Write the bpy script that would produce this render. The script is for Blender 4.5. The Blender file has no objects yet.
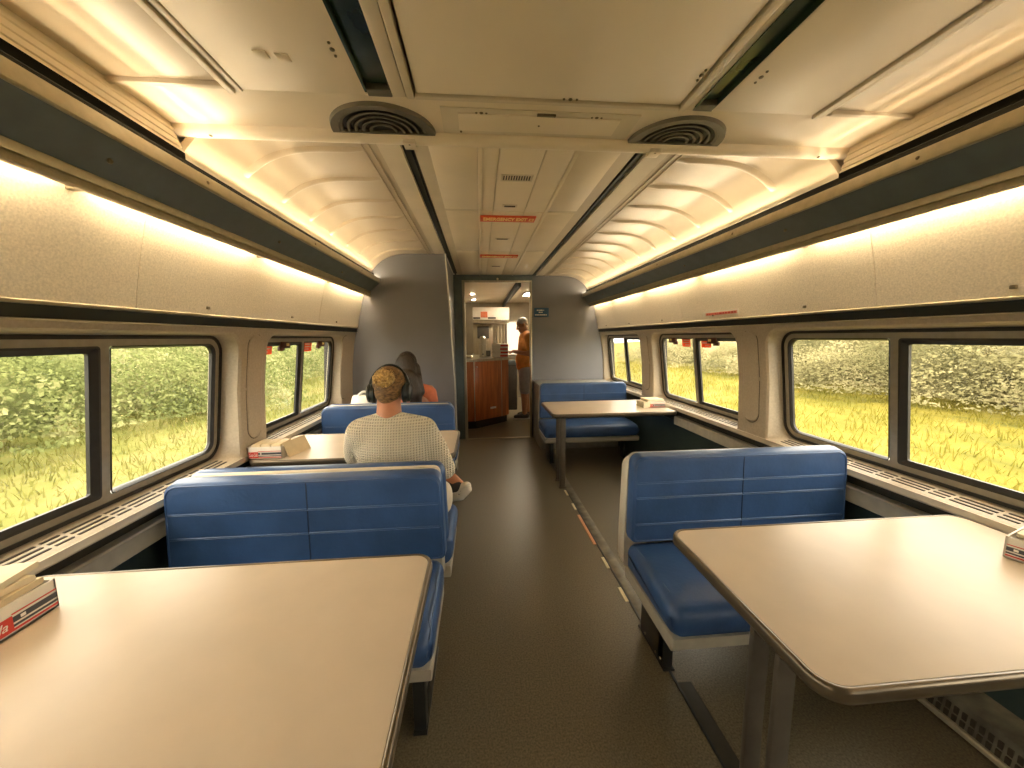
import bpy, bmesh, math, random
from math import sin, cos, pi, sqrt, radians
from mathutils import Vector, Matrix, noise

random.seed(7)
SC = bpy.context.scene
COL = SC.collection
XC = 0.22                      # centre line of the carriage
CAMH = 1.36

# ------------------------------------------------------------------ materials
MATS = {}


def mat(name, rgb, rough=0.5, metal=0.0, var=None, bump=None, spec=0.5, coat=0.0, second=None, stretch=None, sheen=0.0):
    """principled material with procedural colour variation (scale, amount) and bump (scale, strength)"""
    m = bpy.data.materials.new(name)
    m.use_nodes = True
    nt = m.node_tree
    b = nt.nodes['Principled BSDF']
    b.inputs['Base Color'].default_value = (*rgb, 1)
    b.inputs['Roughness'].default_value = rough
    b.inputs['Metallic'].default_value = metal
    b.inputs['Specular IOR Level'].default_value = spec
    b.inputs['Coat Weight'].default_value = coat
    if sheen:
        b.inputs['Sheen Weight'].default_value = sheen
    if var or bump:
        tc = nt.nodes.new('ShaderNodeTexCoord')
        mp = nt.nodes.new('ShaderNodeMapping')
        nt.links.new(tc.outputs['Object'], mp.inputs['Vector'])
        if stretch:
            mp.inputs['Scale'].default_value = stretch
    if var:
        n = nt.nodes.new('ShaderNodeTexNoise')
        n.inputs['Scale'].default_value = var[0]
        n.inputs['Detail'].default_value = 6
        nt.links.new(mp.outputs['Vector'], n.inputs['Vector'])
        r = nt.nodes.new('ShaderNodeValToRGB')
        a = var[1]
        lo = tuple(max(0, c * (1 - a)) for c in rgb)
        hi = second if second else tuple(min(1, c * (1 + a)) for c in rgb)
        r.color_ramp.elements[0].position = 0.3
        r.color_ramp.elements[1].position = 0.72
        r.color_ramp.elements[0].color = (*lo, 1)
        r.color_ramp.elements[1].color = (*hi, 1)
        nt.links.new(n.outputs['Fac'], r.inputs['Fac'])
        nt.links.new(r.outputs['Color'], b.inputs['Base Color'])
    if bump:
        n2 = nt.nodes.new('ShaderNodeTexNoise')
        n2.inputs['Scale'].default_value = bump[0]
        n2.inputs['Detail'].default_value = 4
        nt.links.new(mp.outputs['Vector'], n2.inputs['Vector'])
        bp = nt.nodes.new('ShaderNodeBump')
        bp.inputs['Strength'].default_value = bump[1]
        bp.inputs['Distance'].default_value = 0.004
        nt.links.new(n2.outputs['Fac'], bp.inputs['Height'])
        nt.links.new(bp.outputs['Normal'], b.inputs['Normal'])
    MATS[name] = m
    return m


def emis(name, rgb, strength):
    m = bpy.data.materials.new(name)
    m.use_nodes = True
    nt = m.node_tree
    b = nt.nodes['Principled BSDF']
    b.inputs['Base Color'].default_value = (*rgb, 1)
    b.inputs['Emission Color'].default_value = (*rgb, 1)
    b.inputs['Emission Strength'].default_value = strength
    MATS[name] = m
    return m


WALL = mat('moulded wall plastic', (0.45, 0.375, 0.275), 0.45, var=(90, 0.09), bump=(220, 0.10))
PANEL = mat('speckled upper wall panel', (0.78, 0.70, 0.58), 0.42, var=(160, 0.15), bump=(160, 0.12))
CEIL = mat('ceiling panel enamel', (0.80, 0.69, 0.54), 0.38, var=(3, 0.05))
CEILD = mat('ceiling frame enamel', (0.66, 0.57, 0.44), 0.36, var=(5, 0.06))
COVE_DIM = mat('cove plastic darkened for lamp glow', (0.50, 0.41, 0.29), 0.30, var=(4, 0.05))  # ceiling plastic, coloured darker to offset the lamp glow on the cove
RAIL = mat('bronze anodised rail', (0.46, 0.40, 0.27), 0.35, 0.45, var=(30, 0.10))
GROOVE = mat('black groove shading', (0.006, 0.005, 0.003), 0.9, var=(20, 0.2), spec=0.05)  # near black puts the shade of the valance gap into the colour
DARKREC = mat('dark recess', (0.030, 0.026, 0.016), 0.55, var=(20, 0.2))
NAVY = mat('slate valance panel', (0.095, 0.120, 0.125), 0.42, var=(14, 0.12))
SLOT = mat('dark green channel', (0.030, 0.055, 0.036), 0.16, var=(6, 0.5))
BLACKSTRIP = mat('black green strip', (0.016, 0.020, 0.014), 0.45, var=(12, 0.2))
BULK = mat('blue grey bulkhead laminate', (0.165, 0.165, 0.180), 0.42, var=(3, 0.06), bump=(300, 0.05))
BULKTRIM = mat('pale bulkhead edge', (0.42, 0.40, 0.36), 0.35, 0.3, var=(20, 0.1))
STEEL = mat('brushed steel', (0.46, 0.41, 0.31), 0.30, 0.85, var=(40, 0.15), stretch=(1, 1, 0.1))
VINYL = mat('blue vinyl', (0.033, 0.080, 0.205), 0.40, var=(5, 0.22), bump=(70, 0.22), spec=0.5)
BULKNAVY = mat('dark navy seam', (0.010, 0.022, 0.065), 0.5, var=(30, 0.2))
SEAM = mat('pale blue stitching', (0.075, 0.13, 0.26), 0.5, var=(60, 0.2))
SHELL = mat('cream seat shell', (0.60, 0.54, 0.43), 0.35, var=(12, 0.08))
SEATTRIM = mat('grey seat trim', (0.50, 0.46, 0.37), 0.40, 0.2, var=(20, 0.1))
BLACK = mat('black painted metal', (0.016, 0.017, 0.016), 0.38, var=(20, 0.25))
LAM = mat('table laminate', (0.53, 0.44, 0.335), 0.33, var=(7, 0.045), bump=(240, 0.03), spec=0.18)
EDGE = mat('dark table edge moulding', (0.13, 0.10, 0.065), 0.28, 0.6, var=(15, 0.15))
POST = mat('table post metal', (0.115, 0.097, 0.076), 0.42, 0.4, var=(20, 0.12))
RUBBER = mat('black window rubber', (0.020, 0.017, 0.013), 0.45, var=(30, 0.2))
ALU = mat('grey window frame', (0.36, 0.32, 0.24), 0.38, 0.35, var=(40, 0.08))
FLOOR = mat('speckled rubber floor', (0.132, 0.110, 0.070), 0.36, var=(150, 0.45), bump=(120, 0.12), spec=0.45)
FLOORSTRIP = mat('worn grey floor strip', (0.14, 0.125, 0.09), 0.36, var=(14, 0.5))
LUMI = mat('pale luminous marker', (0.72, 0.64, 0.42), 0.5, var=(30, 0.08))
ORANGE = mat('orange luminous marker', (0.62, 0.30, 0.16), 0.5, var=(30, 0.1))
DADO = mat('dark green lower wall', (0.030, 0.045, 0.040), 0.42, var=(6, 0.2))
GRILLE = mat('dark slot', (0.035, 0.024, 0.012), 0.6, var=(20, 0.2))
VENT = mat('grey bronze vent', (0.17, 0.155, 0.12), 0.38, 0.4, var=(20, 0.1))
RED = mat('red print', (0.55, 0.035, 0.020), 0.45, var=(30, 0.08))
PINK = mat('pale red band', (0.72, 0.33, 0.24), 0.5, var=(30, 0.06))
REDSIGN = mat('red sign', (0.72, 0.10, 0.030), 0.45, var=(30, 0.08))
YEL = mat('yellow lettering', (0.95, 0.72, 0.26), 0.5, var=(30, 0.05))
WHITE = mat('white print', (0.78, 0.74, 0.66), 0.5, var=(30, 0.05))
INK = mat('dark print', (0.045, 0.045, 0.055), 0.5, var=(30, 0.1))
CARD = mat('white cardboard', (0.70, 0.65, 0.56), 0.6, var=(20, 0.06))
KRAFT = mat('tan napkin paper', (0.60, 0.48, 0.30), 0.75, var=(14, 0.12), bump=(60, 0.2))
NAPKIN = mat('cream napkin paper', (0.66, 0.56, 0.38), 0.75, var=(14, 0.10), bump=(60, 0.2))
SCREW = mat('screw metal', (0.22, 0.18, 0.12), 0.35, 0.7, var=(40, 0.2))
WOOD = mat('red brown wood laminate', (0.40, 0.12, 0.035), 0.32, var=(4, 0.35), stretch=(6, 6, 0.6))
GALWALL = mat('galley wall', (0.42, 0.36, 0.26), 0.5, var=(6, 0.08))
GALDARK = mat('galley dark', (0.05, 0.045, 0.038), 0.35, var=(8, 0.3))
SIGNBLUE = mat('blue sign', (0.016, 0.075, 0.170), 0.4, var=(20, 0.1))
LATCH = mat('dark red latch', (0.10, 0.025, 0.012), 0.4, var=(30, 0.2))

TUBE = emis('warm fluorescent tube', (1.0, 0.82, 0.54), 9.5)
TUBEN = emis('warm dim fluorescent tube', (1.0, 0.82, 0.54), 4.0)
TUBEW = emis('warm wall wash tube', (1.0, 0.84, 0.58), 11.0)
DOWN = emis('warm downlight', (1.0, 0.86, 0.62), 30.0)
BACKLIT = emis('lit doorway panel', (1.0, 0.86, 0.60), 0.22)


def glass_mat():
    m = bpy.data.materials.new('window glass')
    m.use_nodes = True
    nt = m.node_tree
    nt.nodes.clear()
    out = nt.nodes.new('ShaderNodeOutputMaterial')
    mix = nt.nodes.new('ShaderNodeMixShader')
    lw = nt.nodes.new('ShaderNodeLayerWeight')
    lw.inputs['Blend'].default_value = 0.5
    pw = nt.nodes.new('ShaderNodeMath')
    pw.operation = 'POWER'
    pw.inputs[1].default_value = 5.0
    nt.links.new(lw.outputs['Facing'], pw.inputs[0])
    fr = nt.nodes.new('ShaderNodeMapRange')       # thin clear pane: about 3 % head-on per face, more at grazing angles
    fr.inputs['To Min'].default_value = 0.03
    fr.inputs['To Max'].default_value = 0.9
    nt.links.new(pw.outputs[0], fr.inputs['Value'])
    tr = nt.nodes.new('ShaderNodeBsdfTransparent')
    tr.inputs['Color'].default_value = (0.97, 0.96, 0.90, 1)
    gl = nt.nodes.new('ShaderNodeBsdfGlossy')
    gl.inputs['Roughness'].default_value = 0.03
    nt.links.new(fr.outputs['Result'], mix.inputs['Fac'])
    nt.links.new(tr.outputs['BSDF'], mix.inputs[1])
    nt.links.new(gl.outputs['BSDF'], mix.inputs[2])
    nt.links.new(mix.outputs['Shader'], out.inputs['Surface'])
    return m


GLASS = glass_mat()


def sticker_mat():
    m = mat('thin red window sticker', (0.80, 0.20, 0.08), 0.5, var=(30, 0.06))
    nt = m.node_tree
    tl = nt.nodes.new('ShaderNodeBsdfTranslucent')
    tl.inputs['Color'].default_value = (0.85, 0.22, 0.10, 1)
    mx = nt.nodes.new('ShaderNodeMixShader')
    mx.inputs['Fac'].default_value = 0.55
    nt.links.new(nt.nodes['Principled BSDF'].outputs['BSDF'], mx.inputs[1])
    nt.links.new(tl.outputs['BSDF'], mx.inputs[2])
    nt.links.new(mx.outputs['Shader'], nt.nodes['Material Output'].inputs['Surface'])
    return m


STICKER = sticker_mat()

# ------------------------------------------------------------------ helpers


def link(name, me, m=None, parent=None):
    o = bpy.data.objects.new(name, me)
    COL.objects.link(o)
    if m is not None and me is not None:
        me.materials.clear()
        me.materials.append(m)
    if parent is not None:
        o.parent = parent
    return o


def empty(name, loc=(0, 0, 0), rotz=0.0, parent=None):
    o = bpy.data.objects.new(name, None)
    COL.objects.link(o)
    o.empty_display_size = 0.1
    o.location = loc
    o.rotation_euler = (0, 0, rotz)
    if parent is not None:
        o.parent = parent
    return o


def tag(o, label=None, cat=None, group=None, kind=None):
    if label:
        o['label'] = label
    if cat:
        o['category'] = cat
    if group:
        o['group'] = group
    if kind:
        o['kind'] = kind
    return o


def finish(bm, smooth=True, angle=35):
    bmesh.ops.remove_doubles(bm, verts=bm.verts, dist=1e-6)
    bmesh.ops.recalc_face_normals(bm, faces=bm.faces)
    me = bpy.data.meshes.new('m')
    bm.to_mesh(me)
    bm.free()
    if smooth:
        for p in me.polygons:
            p.use_smooth = True
        me.set_sharp_from_angle(angle=radians(angle))
    return me


def build(name, bm, m, parent=None, smooth=True, angle=35):
    return link(name, finish(bm, smooth, angle), m, parent)


def box(bm, x0, x1, y0, y1, z0, z1, bev=0.0, seg=2, mtx=None):
    r = bmesh.ops.create_cube(bm, size=1)
    vs = r['verts']
    for v in vs:
        v.co = Vector((x0 + (v.co.x + .5) * (x1 - x0), y0 + (v.co.y + .5) * (y1 - y0), z0 + (v.co.z + .5) * (z1 - z0)))
    if bev:
        es = list({e for v in vs for e in v.link_edges})
        rr = bmesh.ops.bevel(bm, geom=es, offset=bev, segments=seg, profile=0.5, affect='EDGES')
        vs = list({v for f in rr['faces'] for v in f.verts} | {v for v in vs if v.is_valid})
    if mtx is not None:
        bmesh.ops.transform(bm, matrix=mtx, verts=vs)
    return vs


def cyl(bm, p0, p1, r0, r1=None, n=16, caps=True):
    r1 = r0 if r1 is None else r1
    p0, p1 = Vector(p0), Vector(p1)
    d = p1 - p0
    q = d.to_track_quat('Z', 'Y')
    a = [bm.verts.new(p0 + q @ Vector((r0 * cos(2 * pi * i / n), r0 * sin(2 * pi * i / n), 0))) for i in range(n)]
    b = [bm.verts.new(p1 + q @ Vector((r1 * cos(2 * pi * i / n), r1 * sin(2 * pi * i / n), 0))) for i in range(n)]
    for i in range(n):
        bm.faces.new((a[i], a[(i + 1) % n], b[(i + 1) % n], b[i]))
    if caps:
        bm.faces.new(a[::-1])
        bm.faces.new(b)


def tube(bm, pts, r, n=10):
    pts = [Vector(p) for p in pts]
    rs = r if isinstance(r, (list, tuple)) else [r] * len(pts)
    rings = []
    ref = None
    for i, p in enumerate(pts):
        t = (pts[min(i + 1, len(pts) - 1)] - pts[max(i - 1, 0)]).normalized()
        if ref is None:
            ref = t.orthogonal().normalized()
        ref = (ref - t * ref.dot(t)).normalized()
        s = t.cross(ref)
        rings.append([bm.verts.new(p + rs[i] * (cos(2 * pi * k / n) * ref + sin(2 * pi * k / n) * s)) for k in range(n)])
    for a, b in zip(rings, rings[1:]):
        for k in range(n):
            bm.faces.new((a[k], a[(k + 1) % n], b[(k + 1) % n], b[k]))
    bm.faces.new(rings[0][::-1])
    bm.faces.new(rings[-1])


def loft(bm, loops, closed=True, caps=False):
    """loops: lists of points with equal count"""
    rows = [[bm.verts.new(p) for p in lp] for lp in loops]
    n = len(rows[0])
    for a, b in zip(rows, rows[1:]):
        for k in range(n if closed else n - 1):
            k2 = (k + 1) % n
            bm.faces.new((a[k], a[k2], b[k2], b[k]))
    if caps:
        bm.faces.new(rows[0][::-1])
        bm.faces.new(rows[-1])
    return rows


def inset_poly(poly, d):
    n = len(poly)
    area = sum(poly[i][0] * poly[(i + 1) % n][1] - poly[(i + 1) % n][0] * poly[i][1] for i in range(n))
    s = 1 if area > 0 else -1
    out = []
    for i in range(n):
        a, b, c = Vector(poly[i - 1]), Vector(poly[i]), Vector(poly[(i + 1) % n])
        e1, e2 = (b - a), (c - b)
        if e1.length < 1e-9 or e2.length < 1e-9:
            out.append(tuple(b))
            continue
        e1.normalize()
        e2.normalize()
        n1, n2 = Vector((-e1.y, e1.x)) * s, Vector((-e2.y, e2.x)) * s
        nn = n1 + n2
        k = nn.dot(nn)
        if k < 1e-6:
            out.append(tuple(b))
            continue
        nn = nn * (2 / k)
        if nn.length > 1.6:
            nn = nn.normalized() * 1.6
        out.append(tuple(b + nn * d))
    return out


def sweep_x(bm, poly, x0, x1, r=0.03, seams=(), seam_w=0.006, seam_d=0.006, nseg=6):
    """closed (y,z) section swept along X with rounded ends and stitched seams at some x"""
    st = []
    for k in range(nseg + 1):
        t = k / nseg * pi / 2
        st.append((x0 + r * (1 - cos(t)), r * (1 - sin(t))))
    for s in seams:
        st += [(s - seam_w, 0), (s, seam_d), (s + seam_w, 0)]
    for k in range(nseg, -1, -1):
        t = k / nseg * pi / 2
        st.append((x1 - r * (1 - cos(t)), r * (1 - sin(t))))
    st.sort(key=lambda q: q[0])
    loops = []
    for x, e in st:
        pp = inset_poly(poly, e) if e > 1e-6 else poly
        loops.append([(x, p[0], p[1]) for p in pp])
    loft(bm, loops, True, True)


def sweep_y(bm, prof, y0, y1, side=1, closed=True, n=1):
    """(w,z) section swept along Y at one side of the carriage"""
    loops = []
    for i in range(n + 1):
        y = y0 + (y1 - y0) * i / n
        loops.append([(XC + side * w, y, z) for w, z in prof])
    loft(bm, loops, closed, closed)


def rrect(y0, y1, z0, z1, radii, nc=7, ny=10, nz=8):
    """closed loop; corners order: (y0,z0),(y1,z0),(y1,z1),(y0,z1); constant vertex count"""
    r00, r10, r11, r01 = radii
    pts = []

    def arc(cy, cz, r, a0):
        for k in range(nc):
            a = a0 + (pi / 2) * k / (nc - 1)
            pts.append((cy + r * cos(a), cz + r * sin(a)))

    def seg(a, b, n):
        for k in range(1, n):
            t = k / n
            pts.append((a[0] + (b[0] - a[0]) * t, a[1] + (b[1] - a[1]) * t))
    arc(y0 + r00, z0 + r00, r00, pi)
    seg((y0 + r00, z0), (y1 - r10, z0), ny)
    arc(y1 - r10, z0 + r10, r10, 1.5 * pi)
    seg((y1, z0 + r10), (y1, z1 - r11), nz)
    arc(y1 - r11, z1 - r11, r11, 0)
    seg((y1 - r11, z1), (y0 + r01, z1), ny)
    arc(y0 + r01, z1 - r01, r01, pi / 2)
    seg((y0, z1 - r01), (y0, z0 + r00), nz)
    return pts


def lerp_table(tab, z):
    if z <= tab[0][0]:
        return tab[0][1] + (z - tab[0][0]) * 0
    for (a, wa), (b, wb) in zip(tab, tab[1:]):
        if z <= b:
            return wa + (wb - wa) * (z - a) / (b - a)
    return tab[-1][1]


def text_obj(name, s, size, m, mtx, parent=None, shear=0.0, ext=0.0006, width=None, bold=0.0):
    c = bpy.data.curves.new('t', 'FONT')
    c.body = s
    c.size = size
    c.shear = shear
    c.extrude = ext
    c.offset = bold
    c.align_x = 'CENTER'
    c.align_y = 'CENTER'
    c.resolution_u = 2
    o = bpy.data.objects.new('t', c)
    COL.objects.link(o)
    dg = bpy.context.evaluated_depsgraph_get()
    me = bpy.data.meshes.new_from_object(o.evaluated_get(dg))
    bpy.data.objects.remove(o)
    if width:
        xs = [v.co.x for v in me.vertices]
        k = width / (max(xs) - min(xs))
        me.transform(Matrix.Diagonal((k, 1, 1, 1)))
    me.transform(mtx)
    return link(name, me, m, parent)


def remesh(bm, voxel, smooth=3, name='m'):
    """fuse overlapping closed shapes into one continuous surface"""
    bmesh.ops.recalc_face_normals(bm, faces=bm.faces)
    me = bpy.data.meshes.new('src')
    bm.to_mesh(me)
    bm.free()
    o = bpy.data.objects.new('src', me)
    COL.objects.link(o)
    r = o.modifiers.new('r', 'REMESH')
    r.mode = 'VOXEL'
    r.voxel_size = voxel
    r.use_smooth_shade = True
    if smooth:
        s = o.modifiers.new('s', 'SMOOTH')
        s.factor = 0.5
        s.iterations = smooth
    dg = bpy.context.evaluated_depsgraph_get()
    out = bpy.data.meshes.new_from_object(o.evaluated_get(dg))
    bpy.data.objects.remove(o)
    bpy.data.meshes.remove(me)
    for p in out.polygons:
        p.use_smooth = True
    return out


def ell(bm, c, r, rot=None, seg=20):
    m = Matrix.Translation(Vector(c))
    if rot is not None:
        m = m @ rot.to_4x4()
    m = m @ Matrix.Diagonal((r[0], r[1], r[2], 1))
    bmesh.ops.create_uvsphere(bm, u_segments=seg, v_segments=seg // 2 + 2, radius=1, matrix=m)


def capsule(bm, p0, r0, p1, r1, flat=1.0, axis=None, n=18):
    """tapered limb with round ends; flat squashes along axis"""
    p0, p1 = Vector(p0), Vector(p1)
    d = (p1 - p0)
    L = d.length
    q = d.to_track_quat('Z', 'Y')
    loops = []
    for k in range(0, 7):
        a = -pi / 2 + (pi / 2) * k / 6
        loops.append((r0 * sin(a), max(r0 * cos(a), 1e-4)))
    for k in range(0, 7):
        a = (pi / 2) * k / 6
        loops.append((L + r1 * sin(a), max(r1 * cos(a), 1e-4)))
    rows = []
    for z, r in loops:
        row = []
        for i in range(n):
            off = q @ Vector((r * cos(2 * pi * i / n), r * sin(2 * pi * i / n), z))
            if axis is not None:
                ax = Vector(axis).normalized()
                off = off + ax * (off.dot(ax) * (flat - 1)) if abs(flat - 1) > 1e-6 else off
            row.append(p0 + off)
        rows.append(row)
    loft(bm, rows, True, True)


def limb(bm, pts, rs, **k):
    for a, b, ra, rb in zip(pts, pts[1:], rs, rs[1:]):
        capsule(bm, a, ra, b, rb, **k)


# ------------------------------------------------------------------ carriage dimensions
YB = -2.3                 # end of the modelled carriage behind the camera
YE_R = 4.95               # bulkhead on the right of the aisle
YE_L = 3.72               # bulkhead on the left of the aisle
FACE = [(0.60, 1.47), (0.69, 1.474), (0.785, 1.474), (1.09, 1.458), (1.37, 1.42), (1.415, 1.405)]   # z -> w of wall face


def wface(z):
    return lerp_table(FACE, z)


def wglass(z):
    return 1.587 + (z - 0.79) * (1.518 - 1.587) / (1.345 - 0.79)


PITCH = 1.46
WIN_R = [1.41 + PITCH * k for k in (-2, -1, 0, 1, 2)]
WIN_L = [1.395 + 1.446 * k for k in (-2, -1, 0, 1)]

# ------------------------------------------------------------------ floor
bm = bmesh.new()
box(bm, XC - 1.62, XC + 1.62, YB, 8.4, -0.06, 0.0)
floor = build('floor', bm, FLOOR, smooth=False)
tag(floor, kind='structure')

# ------------------------------------------------------------------ side walls with windows
win_no = [0]


def make_window(side, cy, parent_wall_side):
    win_no[0] += 1
    k = win_no[0]
    h = 0.585
    z0, z1 = 0.765, 1.380

    def P3(y, z, off=0.0):
        return (XC + side * (wglass(z) - off), y, z)
    # grey frame: two sheets with holes, meeting at the mullion
    bm = bmesh.new()
    near = (cy - h + 0.012, cy + 0.006, z0 + 0.012, z1 - 0.012)
    far = (cy + 0.006, cy + h - 0.012, z0 + 0.012, z1 - 0.012)
    ro, ri = 0.075, 0.05
    hn = (cy - h + 0.040, cy - 0.014, z0 + 0.038, z1 - 0.038)
    hf = (cy + 0.018, cy + h - 0.040, z0 + 0.038, z1 - 0.038)
    for out, hole, rr, rh in ((near, hn, (ro, .001, .001, ro), (ri, .012, .012, ri)), (far, hf, (.001, ro, ro, .001), (.012, ri, ri, .012))):
        lo = rrect(*out, rr)
        li = rrect(*hole, rh)
        loft(bm, [[P3(y, z, -0.02) for y, z in lo], [P3(y, z, 0.012) for y, z in lo], [P3(y, z, 0.012) for y, z in li], [P3(y, z, -0.02) for y, z in li]])
    fr = build('window_%d' % k, bm, ALU)
    tag(fr, kind='structure')
    # outer rubber
    bm = bmesh.new()
    lo = rrect(cy - h, cy + h, z0, z1, (0.085,) * 4)
    li = rrect(cy - h + 0.014, cy + h - 0.014, z0 + 0.014, z1 - 0.014, (0.073,) * 4)
    loft(bm, [[P3(y, z, -0.02) for y, z in lo], [P3(y, z, 0.017) for y, z in lo], [P3(y, z, 0.017) for y, z in li], [P3(y, z, -0.02) for y, z in li]])
    build('outer_gasket', bm, RUBBER, fr)
    # inner rubber of each pane (the nearer pane has the heavier one)
    for hole, rh, t in ((hn, (ri, .012, .012, ri), 0.030), (hf, (.012, ri, ri, .012), 0.013)):
        bm = bmesh.new()
        gi = (hole[0] + t * .7, hole[1] - t, hole[2] + t * .8, hole[3] - t * .8)
        lo = rrect(*hole, rh)
        li = rrect(*gi, tuple(max(.008, q - t * .5) for q in rh))
        loft(bm, [[P3(y, z, 0.014) for y, z in lo], [P3(y, z, 0.016) for y, z in [((a[0] * .7 + b[0] * .3), (a[1] * .7 + b[1] * .3)) for a, b in zip(lo, li)]],
                  [P3(y, z, 0.004) for y, z in li], [P3(y, z, -0.0085) for y, z in li]])
        build('pane_gasket', bm, RUBBER, fr)
        bm = bmesh.new()
        lp = rrect(gi[0] - .004, gi[1] + .004, gi[2] - .004, gi[3] + .004, tuple(max(.008, q - t * .5) for q in rh))
        loft(bm, [[P3(y, z, -0.004) for y, z in lp], [P3(y, z, -0.010) for y, z in lp]], True, True)
        build('pane', bm, GLASS, fr, smooth=False)
    return fr


def release_handle(fr, side, cy, dy_latch, dy_label):
    """black latch with a red pull and a red label at the top of a pane"""
    def P3(y, z, off):
        return Vector((XC + side * (wglass(z) - off), y, z))
    for dl, ds in zip(dy_latch, dy_label):
        bm = bmesh.new()
        y = cy + dl
        x0 = XC + side * (wglass(1.3) - 0.014)
        box(bm, x0 - .012, x0 + .012, y - .055, y + .055, 1.300, 1.345, 0.005)
        box(bm, x0 - .010, x0 + .010, y - .075, y - .02, 1.285, 1.312, 0.004)
        lt = build('release_latch', bm, LATCH, fr)
        lt['label'] = 'dark red latch at the top of the pane'
        bm = bmesh.new()
        q = Matrix.Translation((0, 0, 0))
        box(bm, x0 - side * .014 - .003, x0 - side * .014 + .003, y + .0, y + .03, 1.315, 1.333, 0.002)
        build('latch_tab', bm, YEL, lt)
        bm = bmesh.new()
        y = cy + ds
        lp = rrect(y - .06, y + .06, 1.268, 1.338, (.004,) * 4)
        loft(bm, [[tuple(P3(a, z, 0.0005)) for a, z in lp], [tuple(P3(a, z, -0.003)) for a, z in lp]], True, True)
        st = build('release_label', bm, STICKER, fr, smooth=False)
        st['label'] = 'red instruction label on the pane'
        bm = bmesh.new()
        for r, (a, b) in enumerate(((-.048, .03), (-.048, .045), (-.048, .01))):
            z = 1.322 - .019 * r
            p = P3(y, z, 0.0016)
            box(bm, p.x - .0008, p.x + .0008, y + a, y + b, z - .004, z + .004)
        build('label_lines', bm, WHITE, st, smooth=False)


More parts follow.
